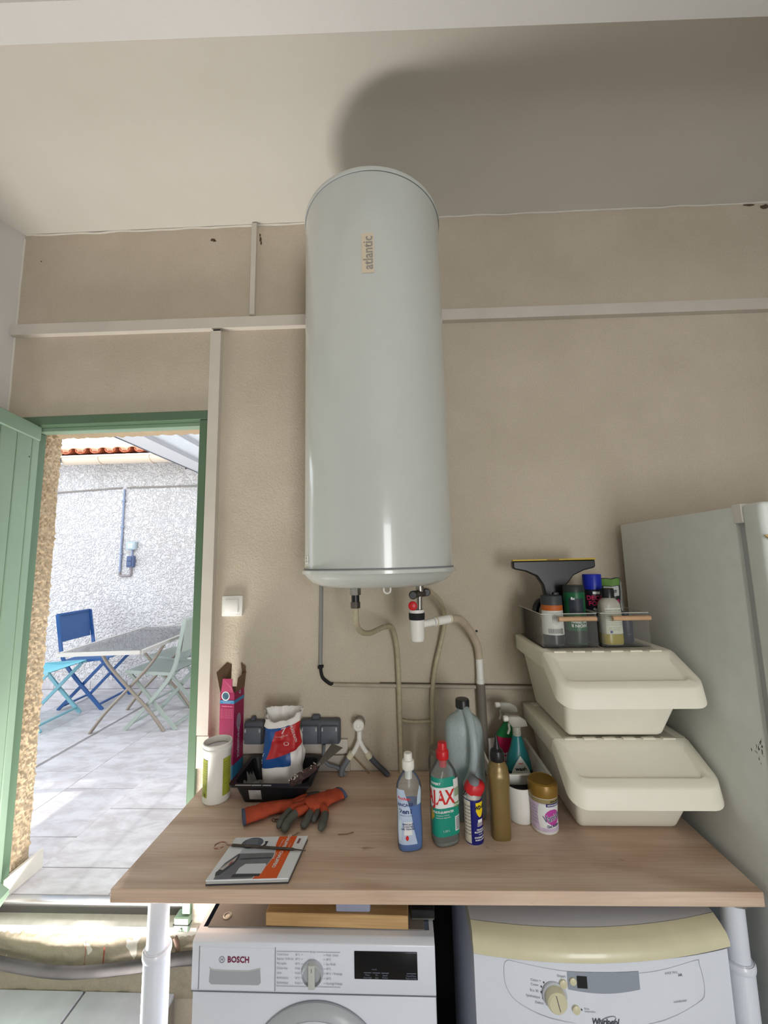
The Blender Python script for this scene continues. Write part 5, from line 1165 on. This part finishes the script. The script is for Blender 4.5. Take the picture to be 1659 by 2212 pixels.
TRM = mat('cloudy_trigger', (198, 196, 184), .4, .4, trans=.35)
t = thing('spray_bottle', 'teal trigger spray bottle with a white drop-shaped label in the white basket', 'spray bottle', (.378, 1.455, TZ + .005), .08)
L = Loft(curve_secs([(0, .046, .028, 2.6), (.008, .048, .030, 2.6), (.06, .047, .030, 2.6), (.12, .037, .026, 2.3), (.155, .025, .020, 2), (.185, .0165, .0155, 2), (.192, .0135, .0135, 2)]))
obj('body', L.mesh(40), mat('teal_plastic', (30, 112, 116), .3, .5), t)
trigger(t, TRM, .190)
g = obj('drop_label', L.patch(-.75, .65, .078, .135, .0009, 12, 14, lambda v: (.5 - .5 * (1 - v ** 1.8), .5 + .5 * (1 - v ** 1.8))), mat('label_white', (214, 214, 212), .5), t, nofix=True)
texts([('wash', .015, L.T(-.05, .096, .0014), 1, .0005, 'CENTER')], M_TEXTK, g); texts([('~', .02, L.T(-.05, .113, .0014), 1, .0005, 'CENTER')], M_REDP, g)
obj('dark_panel', L.patch(-1.4, 1.3, .01, .088, .0006, 16, 2), mat('dark_teal_print', (18, 48, 58), .4), t, nofix=True)
t = thing('spray_bottle', 'pink and green trigger spray bottle at the back of the white basket', 'spray bottle', (.372, 1.545, TZ + .005), .1)
L = Loft(curve_secs([(0, .042, .024, 2.6), (.008, .045, .027, 2.6), (.09, .047, .028, 2.6), (.150, .046, .027, 2.4), (.172, .034, .024, 2.2), (.195, .018, .017, 2), (.205, .014, .014, 2)]))
obj('body', L.mesh(40), mat('raspberry_plastic', (186, 28, 84), .35, .5), t)
obj('green_shoulder', L.mesh(40, off=.0006, z0=.156, z1=.204, cap1=False), mat('emerald_print', (22, 122, 66), .35), t)
trigger(t, TRM, .204)
texts([('THE', .013, L.T(-.55, .102, .0010), 1, .0004, 'CENTER'), ('PINK', .021, L.T(-.33, .086, .0010), 1, .0008, 'CENTER'), ('STUFF', .021, L.T(-.33, .066, .0010), 1, .0008, 'CENTER')], M_TEXTW, t)

# Vanish tub
t = thing('stain_remover_tub', 'white and pink stain remover tub with a gold lid', 'tub', (.405, 1.302, TZ), .05)
L = Loft(curve_secs([(0, .034, .034), (.003, .0375, .0375), (.012, .0385, .0385), (.016, .0375, .0375), (.05, .0375, .0375), (.096, .041, .041), (.100, .041, .041)]))
obj('body', L.mesh(44), M_PLASTIC_W, t)
mb = MB(); mb.lathe([(.0425, .100), (.043, .102), (.043, .128), (.041, .133), (.036, .136), (.034, .1345), (.002, .135)], n=44); obj('lid', mb, mat('antique_gold', (140, 108, 44), .35, .5, metal=.2), t)
obj('gold_band', L.patch(-1.7, 1.7, .086, .098, .0006, 24, 2), mat('dull_gold_print', (150, 138, 96), .4), t, nofix=True)
obj('lilac_label', L.patch(-1.7, 1.7, .010, .086, .0005, 28, 4), mat('lilac_print', (206, 190, 214), .45, noise=.12, nscale=50), t, nofix=True)
obj('white_field', L.patch(-.85, 1.0, .016, .084, .0009, 16, 4, lambda v: (.1 - .1 * math.sin(PI * v), 1)), M_TEXTW, t, nofix=True)
g = obj('pink_swirl', L.patch(-.40, .95, .026, .070, .0013, 16, 10, lambda v: (.5 - .5 * math.sin(PI * min(.98, max(.02, v))) ** .5 + .12 * (1 - v), .5 + .5 * math.sin(PI * min(.98, max(.02, v))) ** .5)), mat('magenta_swirl', (186, 70, 160), .4), t, nofix=True)
texts([('Vanish', .0255, L.T(.26, .048, .0019, .22), .78, .0011, 'CENTER')], M_TEXTW, g)
texts([('Vanish', .0255, L.T(.26, .048, .0022, .22), .78, .0002, 'CENTER'), ('Oxi Action', .010, L.T(.32, .026, .0022, .1), .85, .0003, 'CENTER')], mat('navy_print', (48, 58, 110), .5), g)
obj('blue_banner', L.patch(-.2, .9, .078, .087, .0013, 10, 1), mat('indigo_print', (52, 50, 120), .4), t, nofix=True)
texts([('DETACHANT', .0062, L.T(.32, .0825, .0018), .9, .0002, 'CENTER')], M_TEXTW, t)
texts([('SANS CHLORE', .0055, L.T(.55, .092, .0012), 1, .0002, 'CENTER')], M_TEXTK, t)
texts([('poudre 500 g', .0045, (lambda z_: L.T(-1.15, z_, .0012))(.03 + k * .009), 1, 0, 'CENTER') for k in range(6)], mat('violet_print', (120, 80, 150), .5), t)

# ------------------------------------------------------------------ hoses below the step
cable([(-2.0, 1.545, .47), (-1.75, 1.55, .41), (-1.5, 1.555, .352), (-1.25, 1.555, .325), (-1.0, 1.555, .348), (-.84, 1.56, .372), (-.74, 1.56, .38), (-.60, 1.555, .385)], .017, mat('grey_hose', (58, 56, 56), .8, .2, noise=.15, nscale=20), 'drain_hose', 'thick dark grey hose sagging in front of the step riser', 'hose', 14)
cable([(-2.0, 1.57, .44), (-1.7, 1.575, .37), (-1.45, 1.578, .318), (-1.2, 1.578, .297), (-.98, 1.575, .322), (-.84, 1.575, .345), (-.60, 1.57, .36)], .009, M_RUBBER, 'cable', 'black cable sagging below the thick hose', 'cable', 10)
cable([(-.868, 1.587, .418), (-.858, 1.584, .40), (-.852, 1.58, .375), (-.87, 1.576, .352), (-.92, 1.574, .352), (-.96, 1.576, .348)], .008, mat('brown_cable', (96, 74, 62), .7), 'cable', 'short brown cable hanging from the foot of the door jamb', 'cable', 10)

# ================================================================== OUTSIDE
ZO = .47
pv = thing('patio_paving', None, None, (0, 0, 0)); pv['kind'] = 'structure'
mb = MB(); mb.box(-6.5, 1.2, 1.672, 4.3, .2, ZO - .006); obj('paving_bed', mb, mat('grout_grey', (150, 146, 146), .9), pv, smooth=0)
def stone_mat(name, c1, c2):
    m = bpy.data.materials.new(name); m.use_nodes = True; nt = m.node_tree; N = nt.nodes; L_ = nt.links; b = N['Principled BSDF']
    b.inputs['Roughness'].default_value = .45; b.inputs['Specular IOR Level'].default_value = .4
    tc = N.new('ShaderNodeTexCoord'); oi = N.new('ShaderNodeObjectInfo')
    ad = N.new('ShaderNodeVectorMath'); ad.operation = 'MULTIPLY_ADD'; ad.inputs[1].default_value = (1, 2.2, 1)
    sc = N.new('ShaderNodeVectorMath'); sc.operation = 'SCALE'; sc.inputs[0].default_value = (13, 7, 3); L_.new(oi.outputs['Random'], sc.inputs['Scale'])
    L_.new(tc.outputs['Object'], ad.inputs[0]); L_.new(sc.outputs[0], ad.inputs[2])
    n = N.new('ShaderNodeTexNoise'); n.inputs['Scale'].default_value = 6; n.inputs['Detail'].default_value = 9; n.inputs['Roughness'].default_value = .66; n.inputs['Distortion'].default_value = .5; L_.new(ad.outputs[0], n.inputs[0])
    cr = N.new('ShaderNodeValToRGB'); cr.color_ramp.elements[0].position = .38; cr.color_ramp.elements[1].position = .6
    cr.color_ramp.elements[0].color = srgb(*c1); cr.color_ramp.elements[1].color = srgb(*c2); L_.new(n.outputs[0], cr.inputs[0]); L_.new(cr.outputs[0], b.inputs['Base Color'])
    return m
SM = stone_mat('travertine_tile', (180, 174, 175), (204, 201, 204))
tile_me = None
P_ = .4105
for r, (xr, off) in enumerate(((-.796, 1.650), (-1.206, 1.835), (-1.612, 2.025), (-2.022, 2.215), (-2.46, 2.40), (-2.87, 2.59), (-3.28, 2.78), (-3.69, 2.97), (-4.1, 3.16), (-.386, 1.46))):
    k = -4
    while off + k * P_ < 4.28:
        y0 = off + k * P_; y1 = y0 + P_; k += 1
        if y1 < 1.70: continue
        a, b_ = max(y0, 1.694), min(y1, 4.285)
        full = abs((b_ - a) - P_) < 1e-6
        if full and tile_me:
            o = bpy.data.objects.new('paving_tile', tile_me); COL.objects.link(o); o.parent = pv; o.location = (xr - P_ / 2, (a + b_) / 2, ZO - .008)
        else:
            h_ = (b_ - a) / 2 - .0018
            if h_ < .01: continue
            mb = MB(); mb.rbox(-P_ / 2 + .0018, P_ / 2 - .0018, -h_, h_, 0, .008, .0012, 1)
            o = obj('paving_tile', mb, SM, pv, smooth=0, loc=(xr - P_ / 2, (a + b_) / 2, ZO - .008))
            if full: tile_me = o.data
# house wall opposite
mb = MB(); mb.box(-7.0, 1.5, 4.3, 4.5, .2, 2.96); wo_ = struct('wall_outside', mb, M_OUT, smooth=0)
for i in range(14):
    x = -5.0 + i * .405; mb = MB(); mb.rbox(x, x + .402, 4.288, 4.3, ZO, ZO + .085, .002, 1); obj('skirting_tile', mb, SM, wo_, smooth=0)
mb = MB()
for x, z in ((-2.43, 2.92), (-2.43, 2.86), (-2.35, 2.86)): mb.lathe([(.008, -.004), (.008, .004)], (x, 4.298, z), 10, axis='y')
obj('wall_hole', mb, M_RUBBER, wo_)
# roof
rf = thing('tiled_roof', None, None, (0, 0, 0)); rf['kind'] = 'structure'; rf.location = (0, 0, -.10)
TERRA = mat('terracotta', (188, 104, 74), .85, noise=.25, nscale=9); TERRA2 = mat('pale_terracotta', (206, 150, 120), .85, noise=.25, nscale=9)
sl = math.tan(math.radians(15))
mb = MB(); mb.rings([[(x, 4.06, 3.075), (x, 8, 3.075 + 3.94 * sl), (x, 8, 3.04 + 3.94 * sl), (x, 4.06, 3.04)] for x in (-7, 1.5)]); obj('roof_deck', mb, mat('rafter_white', (216, 206, 190), .7), rf, smooth=0)
pit = .165
def tile_mesh(flip):
    mb = MB(); n = 10; ln = .42
    R = []
    for y, rr in ((0, .062), (ln, .050)):
        outer = [(rr * math.cos(PI * j / n), y, (rr * .8 * math.sin(PI * j / n)) * (1 if not flip else -1) + y * sl) for j in range(n + 1)]
        inner = [((rr - .012) * math.cos(PI * j / n), y, ((rr - .012) * .8 * math.sin(PI * j / n)) * (1 if not flip else -1) + y * sl) for j in range(n, -1, -1)]
        R.append(outer + inner)
    mb.rings(R); return mb
capm = None; panm = None
for row in range(3):
    for i in range(28):
        x = -5.6 + i * pit; y = 4.02 + row * .36; z = 3.10 + (y - 4.02) * sl + row * .006
        if panm is None: panm = obj('roof_tile', tile_mesh(True), TERRA, rf).data; capm = obj('roof_tile', tile_mesh(False), TERRA2, rf); capm.location = (-5.6 + pit / 2, 4.02, 3.112); capm = capm.data; continue
        for me, dx, dz in ((panm, 0, .04), (capm, pit / 2, .022)):
            o = bpy.data.objects.new('roof_tile', me); COL.objects.link(o); o.parent = rf; o.location = (x + dx, y, z + dz - (.01 if me is capm else 0))
# gutter with brackets
g = thing('rain_gutter', 'cream half-round rain gutter along the tiled eave outside', 'gutter', (0, 4.02, 2.94))
GM = mat('cream_gutter', (226, 208, 186), .5)
def gsec(x, r): return [(x, r * math.cos(PI + PI * j / 12), r * math.sin(PI + PI * j / 12)) for j in range(13)] + [(x, (r - .004) * math.cos(PI + PI * j / 12), (r - .004) * math.sin(PI + PI * j / 12)) for j in range(12, -1, -1)]
mb = MB(); mb.rings([gsec(-3.62, .07), gsec(1.0, .07)]); mb.tube([(-3.62, -.07, 0), (1.0, -.07, 0)], .008, 8); obj('channel', mb, GM, g, smooth=50)
for x in (-3.22, -2.66):
    mb = MB(); mb.rings([gsec(x, .077), gsec(x + .02, .077)]); obj('bracket', mb, GM, g, smooth=50)
mb = MB(); mb.tube(smooth_path([(-3.66, -.06, .03), (-3.63, -.07, .02), (-3.61, -.075, -.02), (-3.62, -.06, -.06), (-3.65, -.04, -.07), (-3.68, -.05, -.05)]), .009, 8); f = obj('end_bracket', mb, M_DKGREY, g, smooth=60); f['label'] = 'dark curled bracket at the gutter end'
# patio cover
pc = thing('patio_cover', 'white panelled patio roof seen from below through the doorway', 'patio cover', (-1.2, 3.1, 2.78))
PCM = clear('polycarbonate', (.93, .94, .96, 1), .40, .06, .3)
xs_ = -2.22
mb = MB(); mb.rbox(-1.02, -.80, -1.2, 1.17, 0, .045, .006, 1); obj('edge_beam', mb, mat('beam_white', (222, 222, 224), .4), pc)
mb = MB(); mb.box(-1.026, -1.02, -1.2, 1.17, -.006, .05); obj('seal_strip', mb, M_GREY_P, pc, smooth=0)
for k, x in enumerate((-.80, -.52, -.24, .04, .32)):
    mb = MB(); mb.box(x + .012, x + .275, -1.2, 1.17, .02, .03); obj('roof_panel', mb, PCM, pc, smooth=0)
    mb = MB(); mb.rbox(x - .008, x + .012, -1.2, 1.17, .0, .04, .003, 1); obj('glazing_bar', mb, mat('bar_grey', (170, 170, 172), .4), pc)
mb = MB(); mb.lathe([(.03, 0), (.045, .006), (.03, .012)], (-.38, -.2, .006), 14); f = obj('ochre_fitting', mb, mat('ochre', (190, 150, 84), .6), pc)
# conduits, box and switch outside
def ocab(pts, r, label, m=M_GREY_P): return cable(pts, r, m, 'outdoor_conduit', label, 'conduit', 8, 4)
ocab([(-4.6, 4.29, 2.60), (-3.9, 4.29, 2.625), (-3.16, 4.29, 2.655)], .009, 'thin grey cable across the outside wall, left of the drop', mat('cable_warm_grey', (140, 134, 128), .6))
ocab([(-3.10, 4.29, 2.655), (-2.4, 4.29, 2.655), (-1.5, 4.29, 2.655)], .009, 'thin grey cable across the outside wall, right of the drop', mat('cable_warm_grey', (140, 134, 128), .6))
CBL = mat('conduit_bluegrey', (140, 152, 176), .5)
ocab([(-3.128, 4.288, 2.64), (-3.128, 4.288, 2.2), (-3.128, 4.288, 1.70)], .011, 'blue-grey upright conduit on the outside wall', CBL)
t = thing('conduit_clips', 'small clips holding the upright outside conduit', 'clips', (-3.128, 4.29, 2.0))
for z in (.5, .2, -.1):
    mb = MB(); mb.rbox(-.02, .018, -.016, .008, z, z + .014, .002, 1); obj('clip', mb, CBL, t)
ocab([(-3.128, 4.288, 1.71), (-3.128, 4.288, 1.675), (-3.10, 4.288, 1.665), (-3.03, 4.288, 1.665), (-3.005, 4.288, 1.675), (-3.002, 4.288, 1.76)], .012, 'U-shaped conduit bend below the outside switch', mat('conduit_browngrey', (146, 136, 138), .5))
t = thing('junction_box', 'pale grey square junction box on the outside wall', 'junction box', (-3.0, 4.3, 1.995))
mb = MB(); mb.rbox(-.05, .05, -.05, 0, -.045, .045, .008, 2); obj('box', mb, mat('pale_bluegrey', (176, 190, 200), .5), t)
mb = MB(); mb.rbox(-.034, .034, -.054, -.05, -.03, .03, .006, 2); obj('cover', mb, mat('pale_cover', (200, 214, 212), .5), t)
t = thing('outdoor_switch', 'dark blue-grey double switch below the junction box outside', 'switch', (-3.0, 4.3, 1.82))
mb = MB(); mb.rbox(-.04, .04, -.045, 0, -.062, .062, .008, 2); obj('housing', mb, mat('slate_switch', (84, 98, 132), .5), t)
for z in (-.05, .002):
    mb = MB(); mb.rbox(-.028, .024, -.056, -.044, z + .004, z + .05, .005, 1); obj('rocker', mb, mat('slate_switch', (84, 98, 132), .5), t)
mb = MB(); mb.tube([(-3.0, 4.29, 1.88), (-3.0, 4.29, 1.955)], .010, 8); tag(obj('outdoor_conduit', mb, CBL), 'short conduit between junction box and outside switch', 'conduit')

# garden table
t = thing('garden_table', 'grey metal folding garden table with a glass top on the patio', 'garden table', (-2.22, 3.38, ZO), .10)
TM = mat('taupe_metal', (146, 136, 124), .4, .5, metal=.3)
W2, D2, H2 = .285, .575, .70
mb = MB()
for a, b_ in (((-W2, -D2), (W2, -D2)), ((W2, -D2), (W2, D2)), ((W2, D2), (-W2, D2)), ((-W2, D2), (-W2, -D2))):
    mb.bar((a[0], a[1], H2 - .012), (b_[0], b_[1], H2 - .012), .028, .024, side=(0, 0, 1) if 0 else ((0, 1, 0) if a[1] == b_[1] else (1, 0, 0)))
obj('rim', mb, mat('pale_taupe_metal', (190, 186, 180), .35, metal=.4), t, smooth=0)
mb = MB(); mb.box(-W2, W2, -D2, D2, H2 - .008, H2 - .002); obj('glass_top', mb, clear('garden_glass', (.88, .90, .93, 1), .12, .22, .03), t, smooth=0)
for y in (-.18, .32):
    for sgn in (-1, 1):
        pts = smooth_path([(sgn * .26, y + sgn * .012, H2 - .02), (sgn * .16, y + sgn * .012, .52), (0, y + sgn * .012, .34), (-sgn * .17, y + sgn * .012, .16), (-sgn * .29, y + sgn * .012, 0)], 4)
        mb = MB()
        mb.tube(pts, .013, 8); obj('leg', mb, TM, t, smooth=60)
mb = MB()
for (x, z) in ((.10, .47), (-.16, .17), (.16, .17)): mb.bar((x, -.18, z), (x, .32, z), .022, .014)
obj('stretcher', mb, TM, t, smooth=0)

def chair(label, loc, rz, fm, sm, name='folding_chair'):
    t = thing(name, label, 'garden chair', loc, rz)
    for v in (-.21, .21):
        mb = MB(); pts = smooth_path([(-.27, v, .86), (-.235, v, .66), (-.19, v, .46), (-.06, v, .28), (.20, v, 0)], 4)
        for a, b_ in zip(pts, pts[1:]): mb.bar(a, b_, .016, .028)
        obj('back_post', mb, fm, t, smooth=0)
        vi = v * .90; mb = MB(); mb.bar((.20, vi, .44), (-.22, vi, 0), .014, .026); obj('leg', mb, fm, t, smooth=0)
        mb = MB(); mb.bar((-.19, v * .97, .43), (.225, v * .97, .45), .014, .024); obj('seat_rail', mb, fm, t, smooth=0)
    mb = MB(); mb.bar((-.19, -.19, .03), (-.19, .19, .03), .02, .014, side=(1, 0, 0)); mb.bar((.16, -.2, .045), (.16, .2, .045), .02, .014, side=(1, 0, 0)); obj('stretcher', mb, fm, t, smooth=0)
    def seat(u, v): return (-.19 + u * .415, -.2 + v * .4, .445 + .02 * u - .028 * math.sin(PI * u) ** 1 + .012 * max(0, u - .9) * -8)
    mb = MB(); mb.grid(seat, 10, 4); mb.grid(lambda u, v: (lambda p: (p[0], p[1], p[2] - .004))(seat(u, v)), 10, 4); obj('seat', mb, sm, t, nofix=True)
    def back(u, v): return (-.245 - .03 * u - .012 * math.sin(PI * v) , -.205 + v * .41, .60 + u * .255)
    mb = MB(); mb.grid(back, 4, 8); mb.grid(lambda u, v: (lambda p: (p[0] - .004, p[1], p[2]))(back(u, v)), 4, 8); bk = obj('backrest', mb, sm, t, nofix=True)
    mb = MB(); mb.bar((-.275, -.21, .858), (-.275, .21, .858), .014, .02, side=(1, 0, 0)); obj('top_bar', mb, fm, t, smooth=0)
    return t
BF = mat('blue_frame', (50, 92, 152), .4, .5); BS = mat('blue_mesh', (70, 102, 152), .7)
GF = mat('sage_frame', (160, 170, 162), .4, .5); GS = mat('sage_mesh', (150, 156, 148), .7)
TF = mat('aqua_frame', (130, 184, 196), .4, .5); TS = mat('aqua_mesh', (120, 192, 208), .7)
chair('bright blue folding garden chair behind the glass table', (-2.99, 3.885, ZO), .06, BF, BS)
chair('sage green folding garden chair at the right of the glass table', (-2.04, 3.44, ZO), PI - .04, GF, GS)
chair('aqua folding garden chair half hidden by the rough door jamb', (-3.12, 3.40, ZO), .05, TF, TS)
chair('further sage green folding garden chair mostly hidden behind the nearer one', (-2.20, 3.93, ZO), PI - .04, GF, GS)
